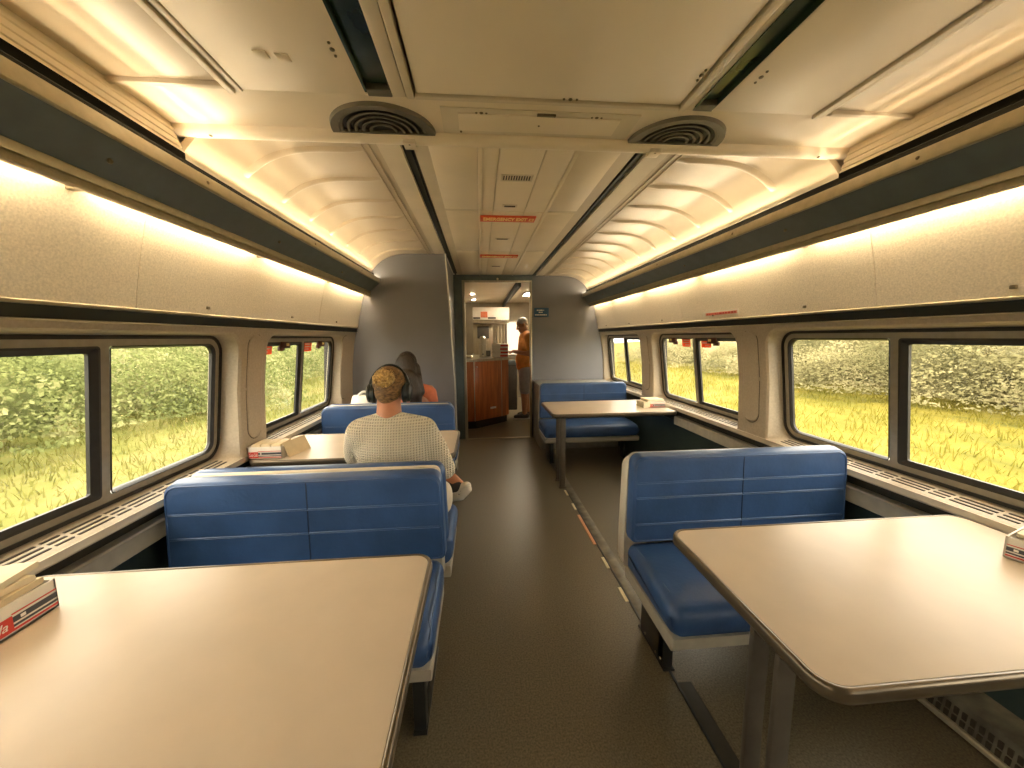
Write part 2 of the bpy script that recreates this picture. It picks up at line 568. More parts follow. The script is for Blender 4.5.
def make_wall(side, wins, yend):
    nm = 'wall_right' if side > 0 else 'wall_left'
    zlo, zhi = 0.712, 1.415
    bm = bmesh.new()
    half = (wins[1] - wins[0]) / 2
    oh = 0.612
    for i, cy in enumerate(wins):
        y0, y1 = cy - half, cy + half
        if i == 0:
            y0 = YB
        if i == len(wins) - 1:
            y1 = yend + 0.02
        out = rrect(y0, y1, zlo, zhi, (1e-5,) * 4)
        face = rrect(cy - oh, min(cy + oh, y1 - .02), 0.742, 1.396, (0.012, 0.012, 0.10, 0.10))
        lip = rrect(cy - oh + .012, min(cy + oh, y1 - .02) - .012, 0.747, 1.389, (0.012, 0.012, 0.095, 0.095))
        back = rrect(cy - .585, cy + .585, 0.765, 1.380, (0.085,) * 4)
        loops = []
        for t in (0, .25, .5, .75, 1):
            loops.append([(XC + side * wface(a[1] * (1 - t) + b[1] * t), a[0] * (1 - t) + b[0] * t, a[1] * (1 - t) + b[1] * t) for a, b in zip(out, face)])
        loops.append([(XC + side * (wface(z) + .008), y, z) for y, z in lip])
        loops.append([(XC + side * (wglass(z) - .004), y, z) for y, z in back])
        loops.append([(XC + side * (wglass(z) + .03), y, z) for y, z in back])
        loft(bm, loops)
    w = build(nm, bm, WALL, angle=28)
    tag(w, kind='structure')
    # outer skin so that no daylight leaks in above and below the windows
    bm = bmesh.new()
    sweep_y(bm, [(1.60, 1.35), (1.66, 1.35), (1.50, 2.35), (1.44, 2.35)], YB, 8.4, side)
    sweep_y(bm, [(1.605, 0.79), (1.66, 0.79), (1.66, -.06), (1.60, -.06)], YB, 8.4, side)
    for i in range(len(wins) + 1):
        a = YB if i == 0 else wins[i - 1] + .665
        b = 8.4 if i == len(wins) else wins[i] - .665
        sweep_y(bm, [(1.615, 0.75), (1.66, 0.75), (1.62, 1.40), (1.575, 1.40)], a, b, side)
    build('outer_skin', bm, RUBBER, w, smooth=False)
    # ledge lip under the windows
    bm = bmesh.new()
    sweep_y(bm, [(1.470, 0.742), (1.4725, 0.736), (1.471, 0.718), (1.476, 0.710), (1.53, 0.710), (1.53, 0.742)], YB, yend, side)
    build('ledge_lip', bm, CEILD, w)
    # grille slots on the ledge
    bm = bmesh.new()
    for cy in wins:
        y = cy - .56
        j = 0
        while y < cy + .54:
            L = 0.115 if j % 2 == 0 else 0.050
            if y + L > cy + .565:
                break
            for q in range(3):
                ww = 1.500 + 0.021 * q
                t = (ww - 1.482) / (1.583 - 1.482)
                zz = 0.7475 + t * (0.765 - 0.747)
                m = Matrix.Identity(4)
                xa, xb = XC + side * (ww - .0042), XC + side * (ww + .0042)
                box(bm, min(xa, xb), max(xa, xb), y, y + L, zz - .003, zz + .0016)
            y += L + 0.014
            j += 1
    build('ledge_grille', bm, GRILLE, w, smooth=False)
    # oval cover strips on the pilasters between windows
    for a, b in zip(wins, wins[1:]):
        oval(side, (a + b) / 2 + .005, w)
    if side < 0:
        oval(side, wins[-1] + half - .10, w)
    # recess below ledge, rail, dark lower wall
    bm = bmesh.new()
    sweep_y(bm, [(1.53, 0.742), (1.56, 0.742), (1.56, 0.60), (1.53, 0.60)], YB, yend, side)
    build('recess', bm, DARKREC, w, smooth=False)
    y1r = 3.08 if side > 0 else yend
    bm = bmesh.new()
    sweep_y(bm, [(1.486, 0.650), (1.486, 0.586), (1.492, 0.581), (1.545, 0.581), (1.545, 0.656), (1.492, 0.656)], YB, y1r, side)
    build('table_rail', bm, SEATTRIM, w)
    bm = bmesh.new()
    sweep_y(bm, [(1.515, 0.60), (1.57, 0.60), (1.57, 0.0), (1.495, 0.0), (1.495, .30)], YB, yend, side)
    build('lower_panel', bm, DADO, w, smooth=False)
    # black strip and its bright rails above the windows
    bm = bmesh.new()
    sweep_y(bm, [(1.402, 1.418), (1.45, 1.418), (1.45, 1.462), (1.392, 1.462)], YB, yend, side)
    build('strip_panel', bm, BLACKSTRIP, w, smooth=False)
    bm = bmesh.new()
    sweep_y(bm, [(1.405, 1.415), (1.392, 1.413), (1.389, 1.418), (1.393, 1.422), (1.41, 1.423)], YB, yend, side)
    sweep_y(bm, [(1.390, 1.458), (1.378, 1.459), (1.376, 1.466), (1.380, 1.470), (1.40, 1.470)], YB, yend, side)
    build('strip_rail', bm, RAIL, w)
    # upper panels
    seams = [YB, -1.50, -0.06, 1.388, 2.836, 4.29]
    seams = [s for s in seams if s < yend - .3] + [yend]
    for a, b in zip(seams, seams[1:]):
        bm = bmesh.new()
        pr = [(1.383, 1.466), (1.372, 1.53), (1.357, 1.60), (1.340, 1.67), (1.322, 1.74), (1.305, 1.80), (1.290, 1.85)]
        pr = pr + [(w_ + .012, z_) for w_, z_ in pr[::-1]]
        sweep_y(bm, pr, a + .0016, b - .0016, side)
        build('upper_panel', bm, PANEL, w)
    # panel fixing studs
    bm = bmesh.new()
    for y in [1.0 + .72 * k for k in range(-3, 6)]:
        if y < yend - .1:
            x = XC + side * 1.376
            box(bm, x - .006, x + .006, y - .007, y + .007, 1.490, 1.502, .002)
    build('panel_stud', bm, SCREW, w)
    return w


def oval(side, yc, parent):
    bm = bmesh.new()
    lp = rrect(yc - .066, yc + .066, 0.820, 1.385, (.0655,) * 4)
    lq = rrect(yc - .060, yc + .060, 0.826, 1.379, (.0595,) * 4)
    rows = [[(XC + side * (wface(z) - o), y, z) for y, z in l] for l, o in ((lp, -.004), (lp, .004), (lq, .0055))]
    # fill the face with a ladder so that it follows the curved wall
    loft(bm, rows)
    n = 24
    for k in range(n):
        z0 = 0.826 + .553 * k / n
        z1 = 0.826 + .553 * (k + 1) / n

        def hw(z):
            r = .0595
            c0, c1 = .826 + r, 1.379 - r
            d = max(0, c0 - z, z - c1)
            return .0005 + sqrt(max(0, r * r - d * d))
        vs = [bm.verts.new((XC + side * (wface(z) - .0055), yc + s * hw(z), z)) for z, s in ((z0, -1), (z0, 1), (z1, 1), (z1, -1))]
        bm.faces.new(vs)
    o = build('oval_cover', bm, WALL, parent, angle=20)
    bm = bmesh.new()
    lp2 = rrect(yc - .0705, yc + .0705, 0.8155, 1.3895, (.070,) * 4)
    loft(bm, [[(XC + side * (wface(z) - .0006), y, z) for y, z in l] for l in (lp2, lp)])
    build('cover_joint', bm, GRILLE, o, smooth=False)


wr = make_wall(1, WIN_R, YE_R)
wl = make_wall(-1, WIN_L, YE_L)
for i, cy in enumerate(WIN_R):
    f = make_window(1, cy, wr)
    if i == 3:
        release_handle(f, 1, cy, (.335, -.235), (.145, -.135))
for i, cy in enumerate(WIN_L):
    f = make_window(-1, cy, wl)
    if i == 3:
        release_handle(f, -1, cy, (.315, -.25), (.115, -.44))

# heater boxes along the foot of the wall
for side, yend in ((1, 3.0), (-1, YE_L)):
    bm = bmesh.new()
    sweep_y(bm, [(1.495, 0.125), (1.495, 0.0), (1.385, 0.0), (1.385, 0.018), (1.40, .105)], YB, yend, side)
    hb = build('baseboard_right' if side > 0 else 'baseboard_left', bm, FLOORSTRIP, smooth=False)
    tag(hb, kind='structure')
    bm = bmesh.new()
    sweep_y(bm, [(1.383, 0.012), (1.372, 0.012), (1.370, 0.026), (1.374, 0.032), (1.386, 0.030)], YB, yend, side)
    build('edge_rail', bm, RAIL, hb)
    bm = bmesh.new()
    for y in [0.3 + 0.022 * k for k in range(60)]:
        for q in range(2):
            t = .25 + .35 * q
            ww = 1.385 + .015 * t
            zz = .018 + .087 * t
            xa, xb = XC + side * (ww - .004), XC + side * (ww + .004)
            box(bm, min(xa, xb), max(xa, xb), y, y + .012, zz - .012, zz + .012)
    build('heater_slots', bm, GRILLE, hb, smooth=False)

# end walls of the modelled carriage behind the camera
bm = bmesh.new()
box(bm, XC - 1.6, XC + 1.6, YB - .06, YB, 0, 2.35)
tag(build('wall_back', bm, BULK, smooth=False), kind='structure')

# ------------------------------------------------------------------ ceiling beyond the cross beam
YM = 1.455                # cross beam
ceil = bmesh.new()
box(ceil, XC - 1.5, XC + 1.5, YB, 8.4, 2.36, 2.42)
ceiling = build('ceiling', ceil, CEILD, smooth=False)
tag(ceiling, kind='structure')
COVEP = [(0.62, 2.160), (0.90, 2.158), (0.98, 2.150), (1.05, 2.133), (1.11, 2.105), (1.16, 2.068), (1.20, 2.030), (1.232, 1.985)]


def cove_pt(t):
    L = [0]
    for a, b in zip(COVEP, COVEP[1:]):
        L.append(L[-1] + sqrt((a[0] - b[0]) ** 2 + (a[1] - b[1]) ** 2))
    d = t * L[-1]
    for i in range(len(COVEP) - 1):
        if d <= L[i + 1] + 1e-9:
            u = (d - L[i]) / (L[i + 1] - L[i])
            return (COVEP[i][0] * (1 - u) + COVEP[i + 1][0] * u, COVEP[i][1] * (1 - u) + COVEP[i + 1][1] * u)
    return COVEP[-1]


CP = [cove_pt(k / 24) for k in range(25)]
# smooth the section
for _ in range(3):
    CP = [CP[0]] + [((a[0] + 2 * b[0] + c[0]) / 4, (a[1] + 2 * b[1] + c[1]) / 4) for a, b, c in zip(CP, CP[1:], CP[2:])] + [CP[-1]]

for side, yend in ((1, YE_R), (-1, YE_L)):
    bm = bmesh.new()
    prof = CP + [(w + .02, z + .012) for w, z in CP[::-1]]
    sweep_y(bm, prof, YM, yend, side)
    cv = build('cove_panel', bm, COVE_DIM, ceiling, angle=40)
    # embossed ribs
    bm = bmesh.new()
    k = 0
    while 1.74 + .298 * k < yend - .06:
        y = 1.74 + .298 * k
        k += 1
        rows = []
        N = 22
        for i in range(N + 1):
            t = 0.10 + 0.80 * i / N
            a = CP[int(t * 24)]
            b = CP[min(24, int(t * 24) + 1)]
            u = t * 24 - int(t * 24)
            w_, z_ = a[0] * (1 - u) + b[0] * u, a[1] * (1 - u) + b[1] * u
            tx, tz = b[0] - a[0], b[1] - a[1]
            ln = sqrt(tx * tx + tz * tz) or 1
            nx, nz = tz / ln, -tx / ln         # inward/down
            if nz > 0:
                nx, nz = -nx, -nz
            hgt = 0.013 * min(1, i / 3, (N - i) / 2)
            wid = 0.024
            row = []
            for q in range(7):
                s = -1 + 2 * q / 6
                hh = hgt * cos(s * pi / 2) ** 0.8 if abs(s) < 1 else 0
                row.append((XC + side * (w_ + nx * (hh - .001)), y + s * wid, z_ + nz * (hh - .001)))
            rows.append(row)
        loft(bm, rows, closed=False)
    build('cove_ribs', bm, COVE_DIM, cv, angle=60)
    # double bright bead next to the flat ceiling
    bm = bmesh.new()
    for w_ in (0.665, 0.695):
        sweep_y(bm, [(w_ - .004, 2.162), (w_ - .003, 2.155), (w_ + .003, 2.155), (w_ + .004, 2.162)], YM, yend, side)
    build('cove_bead', bm, COVE_DIM, cv)
    # flat shoulder and dark groove
    bm = bmesh.new()
    sweep_y(bm, [(0.535, 2.158), (0.63, 2.158), (0.63, 2.175), (0.535, 2.175)], YM, YE_R, side)
    build('shoulder_strip', bm, CEILD, ceiling, smooth=False)
    bm = bmesh.new()
    sweep_y(bm, [(0.480, 2.185), (0.538, 2.185), (0.538, 2.20), (0.480, 2.20)], YM, YE_R, side)
    sweep_y(bm, [(0.500, 2.166), (0.520, 2.166), (0.520, 2.186), (0.500, 2.186)], YM, YE_R, side)
    build('groove_channel', bm, BLACKSTRIP, ceiling, smooth=False)

# flat centre: base sheet plus raised panels
bm = bmesh.new()
box(bm, XC - .485, XC + .485, YM, YE_R, 2.166, 2.18)
build('centre_sheet', bm, CEILD, ceiling, smooth=False)
bm = bmesh.new()
ys = [YM, 2.485, 3.59, YE_R]
for a, b in zip(ys, ys[1:]):
    box(bm, 0.105, 0.300, a + .004, b - .004, 2.157, 2.170, .002)          # middle strip
    box(bm, 0.030, 0.099, a + .004, b - .004, 2.159, 2.170, .002)
    box(bm, 0.306, 0.430, a + .004, b - .004, 2.159, 2.170, .002)
    box(bm, -.200, 0.008, a + .022, b - .022, 2.162, 2.170, .003)
    box(bm, 0.455, 0.640, a + .022, b - .022, 2.162, 2.170, .003)
build('centre_panels', bm, CEIL, ceiling)
bm = bmesh.new()
for x in (0.019, 0.443):
    box(bm, x - .0095, x + .0095, YM, YE_R, 2.154, 2.170, .004)
build('centre_bead', bm, CEIL, ceiling)

# small ceiling fittings
bm = bmesh.new()
for k in range(11):
    x = .135 + .013 * k
    box(bm, x, x + .006, 1.945, 1.995, 2.1555, 2.160)
v = build('ceiling_grille', bm, GRILLE, smooth=False)
tag(v, 'small slotted grille on the middle ceiling strip beyond the cross beam', 'vent')
bm = bmesh.new()
for y0_, y1_ in ((1.93, 1.943), (1.997, 2.012)):
    box(bm, .122, .285, y0_, y1_, 2.154, 2.158, .001)
box(bm, .122, .133, 1.93, 2.012, 2.154, 2.158, .001)
box(bm, .277, .285, 1.93, 2.012, 2.154, 2.158, .001)
build('grille_frame', bm, CEILD, v)
for y, s, lab in ((2.37, .045, 'narrow dark latch slot on the ceiling just before the first red exit sign'),
                  (3.13, .060, 'latch slot on the ceiling between the two red exit signs'),
                  (4.30, .060, 'latch slot on the ceiling past the second red exit sign')):
    bm = bmesh.new()
    box(bm, .20 - s, .20 + s, y - .022, y + .022, 2.1535, 2.158, .002)
    o = build('ceiling_latch', bm, CEILD)
    tag(o, lab, 'latch')
    bm = bmesh.new()
    box(bm, .20 - s * .75, .20 + s * .75, y - .011, y + .011, 2.1515, 2.155, .001)
    build('latch_slot', bm, GRILLE, o, smooth=False)

DOWNM = Matrix(((1, 0, 0, 0), (0, -1, 0, 0), (0, 0, -1, 0), (0, 0, 0, 1)))   # text facing down, read from behind
for y, lab in ((2.605, 'nearer red emergency exit sign with yellow letters on the ceiling'), (3.765, 'farther red emergency exit sign on the ceiling close to the doorway')):
    bm = bmesh.new()
    box(bm, .020, .392, y - .056, y + .056, 2.147, 2.156, .002)
    s = build('exit_sign', bm, REDSIGN)
    tag(s, lab, 'exit sign', 'emergency exit signs on the ceiling')
    text_obj('lettering', 'EMERGENCY EXIT', .084, YEL, Matrix.Translation((.188, y, 2.1465)) @ DOWNM, s, width=.295, bold=.0028)
    bm = bmesh.new()
    for (xa, xb, ya, yb) in ((.350, .380, -.024, -.017), (.350, .380, .017, .024), (.350, .356, -.024, .024), (.374, .380, -.024, .024)):
        box(bm, xa, xb, y + ya, y + yb, 2.1455, 2.148)
    build('symbol', bm, YEL, s, smooth=False)

# ------------------------------------------------------------------ cross beam and the lower ceiling module before it
bm = bmesh.new()
poly = [(1.425, 2.085), (1.428, 2.066), (1.436, 2.054), (1.448, 2.050), (1.462, 2.052), (1.470, 2.060), (1.474, 2.075), (1.474, 2.19), (1.455, 2.20), (1.425, 2.20)]
sweep_x(bm, poly, XC - 1.262, XC + 1.262, .004, nseg=2)
beam = build('cross_beam', bm, CEIL, ceiling)
bm = bmesh.new()
for x in (-.235, .675):
    box(bm, x - .022, x + .022, 1.432, 1.480, 2.044, 2.060, .003)
build('beam_clip', bm, CEIL, beam)
bm = bmesh.new()
for x in (-.90, -.235, .675, 1.34):
    ell(bm, (x, 1.443, 2.047 if abs(x) < .7 else 2.052), (.006, .006, .004), seg=10)
build('beam_screw', bm, SCREW, beam)

MZ = 2.080
X0, X1 = XC - 1.262, XC + 1.262
# soffit between the panels and the beam
bm = bmesh.new()
box(bm, X0, X1, 1.235, 1.43, MZ, MZ + .02)
build('soffit_panel', bm, CEIL, ceiling, smooth=False)
# panels running along the carriage
bm = bmesh.new()
box(bm, -.172, .640, YB, 1.212, MZ - .002, MZ + .02, .003)
cp = build('centre_module', bm, CEIL, ceiling)
bm = bmesh.new()
# frame around the centre panel
box(bm, -.178, .646, 1.221, 1.236, MZ - .006, MZ + .02, .002)
box(bm, -.203, -.181, YB, 1.236, MZ - .006, MZ + .02, .002)
box(bm, .649, .671, YB, 1.236, MZ - .006, MZ + .02, .002)
box(bm, -.245, -.206, YB, 1.236, MZ - .001, MZ + .02, .002)
box(bm, .674, .697, YB, 1.236, MZ - .001, MZ + .02, .002)
# ridges outside
for xa in (-.712, 1.116):
    box(bm, xa, xa + .018, YB, 1.242, MZ - .010, MZ + .02, .003)
    box(bm, xa + .022, xa + .040, YB, 1.242, MZ - .004, MZ + .02, .003)
# cross ribs of the outer bays
box(bm, -1.045, -.712, 1.205, 1.222, MZ - .010, MZ + .02, .003)
box(bm, 1.156, 1.484, 1.205, 1.222, MZ - .010, MZ + .02, .003)
build('panel_frame', bm, CEILD, ceiling)
for xa, xb, y1_ in ((-.668, -.318, 1.232), (.762, 1.112, 1.232)):
    bm = bmesh.new()
    box(bm, xa, xb, YB, y1_, MZ - .003, MZ + .02, .003)
    build('side_module', bm, CEIL, ceiling)
for xa, xb in ((-1.045, -.714), (1.158, 1.484)):
    bm = bmesh.new()
    box(bm, xa, xb, YB, 1.203, MZ + .001, MZ + .02)
    build('outer_module', bm, COVE_DIM, ceiling, smooth=False)  # same ceiling material, darkened here to hold down the lamp glow
bm = bmesh.new()
for xa, xb in ((-1.045, -.74), (1.158, 1.484)):
    box(bm, xa, xb, 1.222, 1.236, MZ + .006, MZ + .02)
build('module_shadow_gap', bm, DARKREC, ceiling, smooth=False)
# deep dark channels
for xa, xb in ((-.314, -.247), (.699, .760)):
    bm = bmesh.new()
    box(bm, xa - .004, xb + .004, YB, 1.215, MZ + .016, MZ + .05)
    box(bm, xa - .006, xa, YB, 1.215, MZ - .004, MZ + .05)
    box(bm, xb, xb + .006, YB, 1.215, MZ + .0, MZ + .05)
    ch = build('light_channel', bm, SLOT, ceiling, smooth=False)
    bm = bmesh.new()
    box(bm, xa - .002, xb + .002, 1.205, 1.238, MZ - .002, MZ + .05, .003)
    build('channel_end', bm, VENT, ch)
# quarter turn fasteners
bm = bmesh.new()
for (x, y, dx, dy) in ((-.352, 1.055, 0, .022), (.800, 1.070, 0, .022), (.628, 1.075, 0, .020), (.29, 1.205, .020, 0), (.02, 1.292, .016, 0), (.40, 1.292, .016, 0)):
    for k in (-1, 0, 1):
        ell(bm, (x + dx * k, y + dy * k, MZ - .004), (.0065 if k == 0 else .004, .0065 if k == 0 else .004, .003), seg=10)
build('fastener', bm, SCREW, ceiling)
bm = bmesh.new()
for x, y in ((-.537, 1.085), (-.487, 1.092)):
    box(bm, x - .016, x + .016, y - .014, y + .014, MZ - .006, MZ, .002)
build('sensor_plate', bm, CEIL, ceiling)

# access hatch in the soffit
bm = bmesh.new()
box(bm, -.11, .545, 1.272, 1.418, MZ - .004, MZ + .002, .002)
h = build('access_hatch', bm, CEILD)
tag(h, 'long narrow hatch panel on the ceiling soffit between the two round vents', 'hatch')
bm = bmesh.new()
box(bm, -.055, .485, 1.295, 1.392, MZ - .008, MZ - .002, .002)
build('hatch_door', bm, CEIL, h)
bm = bmesh.new()
box(bm, .20, .262, 1.280, 1.292, MZ - .010, MZ - .004, .002)
build('hatch_catch', bm, SCREW, h)
for x_, y_ in ((.215, 1.345), (-.05, 1.402)):
    bm = bmesh.new()
    ell(bm, (x_, y_, MZ - .008 if y_ < 1.4 else MZ - .006), (.004, .004, .003), seg=8)
    build('hatch_screw', bm, SCREW, h)


def vent(name, cx, label):
    yc, R = 1.425, .176
    root = None
    # rim: half annulus closed along the beam
    bm = bmesh.new()
    outer, inner = [], []
    N = 40
    for k in range(N + 1):
        a = pi + pi * k / N
        outer.append((cx + R * cos(a), yc + R * sin(a) * .93))
        inner.append((cx + (R - .030) * cos(a), yc + (R - .030) * sin(a) * .93 - .008))
    lo = [(x, y, MZ + .0) for x, y in outer]
    l1 = [(x * .985 + cx * .015, y * .985 + yc * .015, MZ - .012) for x, y in outer]
    l2 = [(x, y, MZ - .012) for x, y in inner]
    l3 = [(x, y, MZ + .0) for x, y in inner]
    loft(bm, [lo, l1, l2, l3])
    root = build(name, bm, VENT)
    tag(root, label, 'vent', 'round ceiling vents')
    bm = bmesh.new()
    vs = [bm.verts.new((x, y, MZ - .0015)) for x, y in inner]
    bm.faces.new(vs)
    r = bmesh.ops.extrude_face_region(bm, geom=bm.faces[:])
    for e in r['geom']:
        if isinstance(e, bmesh.types.BMVert):
            e.co.z -= .0008
    build('backing', bm, BLACK, root, smooth=False)
    for j in range(5):
        rr = .132 - .024 * j
        bm = bmesh.new()
        rows = []
        for k in range(33):
            a = pi + pi * k / 32
            c_, s_ = cos(a), sin(a) * .93
            rows.append([(cx + (rr + d) * c_, yc - .010 + (rr + d) * s_, z) for d, z in ((0, MZ - .003), (.003, MZ - .010), (.012, MZ - .011), (.012, MZ - .008), (.005, MZ - .003))])
        loft(bm, rows, True, True)
        build('vane', bm, VENT, root)
    return root


vent('ceiling_vent', -.315, 'round grey ceiling vent left of the hatch panel')
vent('ceiling_vent', .735, 'round grey ceiling vent right of the hatch panel')

# ------------------------------------------------------------------ slate light valances along both sides
for n_, (side, yend) in enumerate(((1, YE_R), (-1, YE_L))):
    bm = bmesh.new()
    sweep_y(bm, [(1.160, 1.884), (1.252, 1.803), (1.262, 1.810), (1.172, 1.892)], YB, yend, side)
    va = build('trim_%d' % (n_ + 1), bm, NAVY, smooth=False)
    tag(va, kind='structure')
    bm = bmesh.new()      # top rail
    sweep_y(bm, [(1.155, 1.882), (1.152, 1.886), (1.158, 1.924), (1.163, 1.930), (1.172, 1.931), (1.176, 1.926), (1.170, 1.882)], YB, yend, side)
    build('top_rail', bm, RAIL, va)
    bm = bmesh.new()      # two-step bottom rail
    sweep_y(bm, [(1.248, 1.806), (1.246, 1.800), (1.250, 1.783), (1.256, 1.782), (1.252, 1.777), (1.249, 1.760), (1.254, 1.756), (1.268, 1.757), (1.270, 1.806)], YB, yend, side)
    build('bottom_rail', bm, RAIL, va)
    bm = bmesh.new()      # black plate and flanges added to darken the groove and shield hot edges
    sweep_y(bm, [(1.240, 1.992), (1.240, 1.945), (1.262, 1.945), (1.262, 1.992)], YB, yend, side)
    sweep_y(bm, [(1.2085, 1.949), (1.2075, 1.972), (1.2095, 1.972), (1.2105, 1.949)], 1.425, yend, side)
    sweep_y(bm, [(1.1965, 1.960), (1.1960, 1.985), (1.1975, 1.985), (1.1985, 1.960)], YB, 1.425, side)
    build('groove_shade', bm, GROOVE, va, smooth=False)
    bm = bmesh.new()      # trough behind
    sweep_y(bm, [(1.258, 1.948), (1.31, 1.92), (1.325, 1.84), (1.40, 1.84), (1.40, 2.36), (1.258, 2.36)], YB, yend, side)
    build('trough', bm, COVE_DIM, va, smooth=False)
    # stepped rails above the groove, along the lower ceiling module only
    bm = bmesh.new()
    base = [(1.236, 1.996), (1.262, 2.080)]
    st = [(1.204, 1.975), (1.199, 1.978), (1.198, 1.984), (1.201, 1.994), (1.205, 1.996), (1.207, 2.000), (1.204, 2.003), (1.207, 2.016), (1.212, 2.019), (1.214, 2.024), (1.211, 2.027), (1.215, 2.040), (1.221, 2.043), (1.224, 2.050), (1.222, 2.054), (1.225, 2.064), (1.230, 2.066), (1.232, 2.088), (1.27, 2.088), (1.27, 2.00), (1.238, 1.992), (1.215, 1.980)]
    sweep_y(bm, st, YB, 1.425, side)
    build('module_rail', bm, CEIL, va, angle=20)
    # brackets and tubes
    y = .82 if side > 0 else .30
    brk = []
    while y < yend - .1:
        brk.append(y)
        y += .857
    for b_ in brk:
        bm = bmesh.new()
        box(bm, min(XC + side * 1.262, XC + side * 1.318), max(XC + side * 1.262, XC + side * 1.318), b_ - .012, b_ + .012, 1.765, 1.86, .002)
        build('bracket', bm, RAIL, va)
    bm = bmesh.new()
    for b_ in brk:
        p = Vector((XC + side * 1.205, b_, 1.842))
        ell(bm, p, (.006, .008, .008), seg=8)
        ell(bm, (XC + side * 1.154, b_ + .3, 1.905), (.004, .006, .006), seg=8)
    build('valance_screw', bm, SCREW, va)
    bks = [YB] + [b_ for b_ in brk] + [yend]
    for a, b in zip(bks, bks[1:]):
        if b - a > .25:
            m_ = 2 if b - a > 1.3 else 1
            for q in range(m_):
                aa = a + (b - a) * q / m_
                bb = a + (b - a) * (q + 1) / m_
                bm = bmesh.new()
                cyl(bm, (XC + side * 1.196, aa + .006, 1.928), (XC + side * 1.196, bb - .006, 1.928), .008, n=10)
                build('lamp_tube', bm, TUBEN if bb < 1.9 else TUBE, va)
                bm = bmesh.new()
                cyl(bm, (XC + side * 1.284, aa + .05, 1.806), (XC + side * 1.284, bb - .05, 1.806), .009, n=10)
                build('lamp_tube', bm, TUBEW, va)

# ------------------------------------------------------------------ bulkheads
SECT = [(0.0, 2.185), (.62, 2.185), (.92, 2.182), (1.05, 2.160), (1.17, 2.095), (1.27, 2.01), (1.33, 1.87), (1.37, 1.72), (1.43, 1.46), (1.47, 1.37), (1.51, 1.09), (1.52, .785), (1.52, .0)]


def bulkhead(name, side, y, pts_inner, th=.035):
    bm = bmesh.new()
    outl = [(XC + side * w, z) for w, z in SECT[1:]] + pts_inner
    a = [bm.verts.new((x, y, z)) for x, z in outl]
    b = [bm.verts.new((x, y + th, z)) for x, z in outl]
    n = len(outl)
    bm.faces.new(a)
    bm.faces.new(b[::-1])
    for i in range(n):
        bm.faces.new((a[i], a[(i + 1) % n], b[(i + 1) % n], b[i]))
    return tag(build(name, bm, BULK, smooth=False), kind='structure')


br = bulkhead('wall_end_right', 1, YE_R, [(.705, 0), (.705, 2.185)])
bl = bulkhead('wall_end_left', -1, YE_L, [(-.262, 0), (-.262, .95), (-.318, 2.185)])
bm = bmesh.new()
loft(bm, [[(x, YE_L - .004, z), (x + .012, YE_L - .006, z), (x + .014, YE_L + .04, z), (x, YE_L + .04, z)] for x, z in ((-.262, 0), (-.262, .95), (-.318, 2.165))], True, True)
build('edge_strip', bm, BULKTRIM, bl)
# closet side between the left bulkhead and the doorway
bm = bmesh.new()
box(bm, -.345, -.318, YE_L + .03, YE_R, 0, 2.165)
tag(build('wall_closet_side', bm, BULK, smooth=False), kind='structure')
# ledge behind the far bench
bm = bmesh.new()
box(bm, .715, 1.69, 4.33, YE_R - .002, .0, .775, .006)
lg = build('trim_3', bm, BULKTRIM)
tag(lg, kind='structure')

# doorway
YD = 4.90
bm = bmesh.new()
box(bm, -.440, -.196, YD, YD + .10, 0, 2.155, .004)
box(bm, .690, .704, YD, YD + .10, 0, 2.155, .004)
box(bm, -.330, .704, YD - .002, YD + .10, 2.085, 2.158, .004)
dr = build('door_1', bm, NAVY)
tag(dr, kind='structure')
bm = bmesh.new()
box(bm, -.212, -.178, YD - .012, YD + .06, 0, 2.09, .004)
box(bm, .668, .694, YD - .012, YD + .06, 0, 2.09, .004)
box(bm, -.178, .668, YD - .006, YD + .06, 2.068, 2.09, .003)
build('door_jamb', bm, STEEL, dr)
bm = bmesh.new()
box(bm, -.196, .672, YD - .03, YD + .01, 0.0, .010, .003)
build('threshold', bm, STEEL, dr)
bm = bmesh.new()
ell(bm, (.245, YD - .012, 2.105), (.014, .010, .014), seg=12)
build('door_lamp', bm, LUMI, dr)

# blue notice on the right bulkhead
bm = bmesh.new()
box(bm, .728, .925, YE_R - .010, YE_R, 1.625, 1.745, .003)
s = build('notice_sign', bm, SIGNBLUE)
tag(s, 'small dark blue notice with white lines beside the doorway', 'sign')
bm = bmesh.new()
for x0_, x1_, z_ in ((.765, .862, 1.712), (.790, .842, 1.685), (.740, .90, 1.652)):
    xx = x0_
    while xx < x1_:
        l_ = random.uniform(.012, .03)
        box(bm, xx, min(xx + l_, x1_), YE_R - .0115, YE_R - .0095, z_ - .007, z_ + .007)
        xx += l_ + .006
build('notice_text', bm, WHITE, s, smooth=False)

# red and white strip notice on the right upper wall
bm = bmesh.new()
sx = XC + 1.3755
vs = []
M_ = Matrix.Translation((XC + 1.3735, 2.37, 1.506)) @ Matrix.Rotation(radians(-9), 4, 'Y')
box(bm, -.0012, .0012, -.185, .185, -.017, .017, mtx=M_)
s = build('notice_strip', bm, WHITE, smooth=False)
tag(s, 'long white and red notice strip on the upper wall panel above the second window', 'sign')
bm = bmesh.new()
box(bm, -.0020, -.0008, -.172, .150, -.010, .010, mtx=M_)
build('red_band', bm, PINK, s, smooth=False)
bm = bmesh.new()
yy = -.16
while yy < .14:
    l_ = random.uniform(.010, .028)
    box(bm, -.0028, -.0016, yy, yy + l_, -.005, .005, mtx=M_)
    yy += l_ + .007
build('notice_text', bm, RED, s, smooth=False)

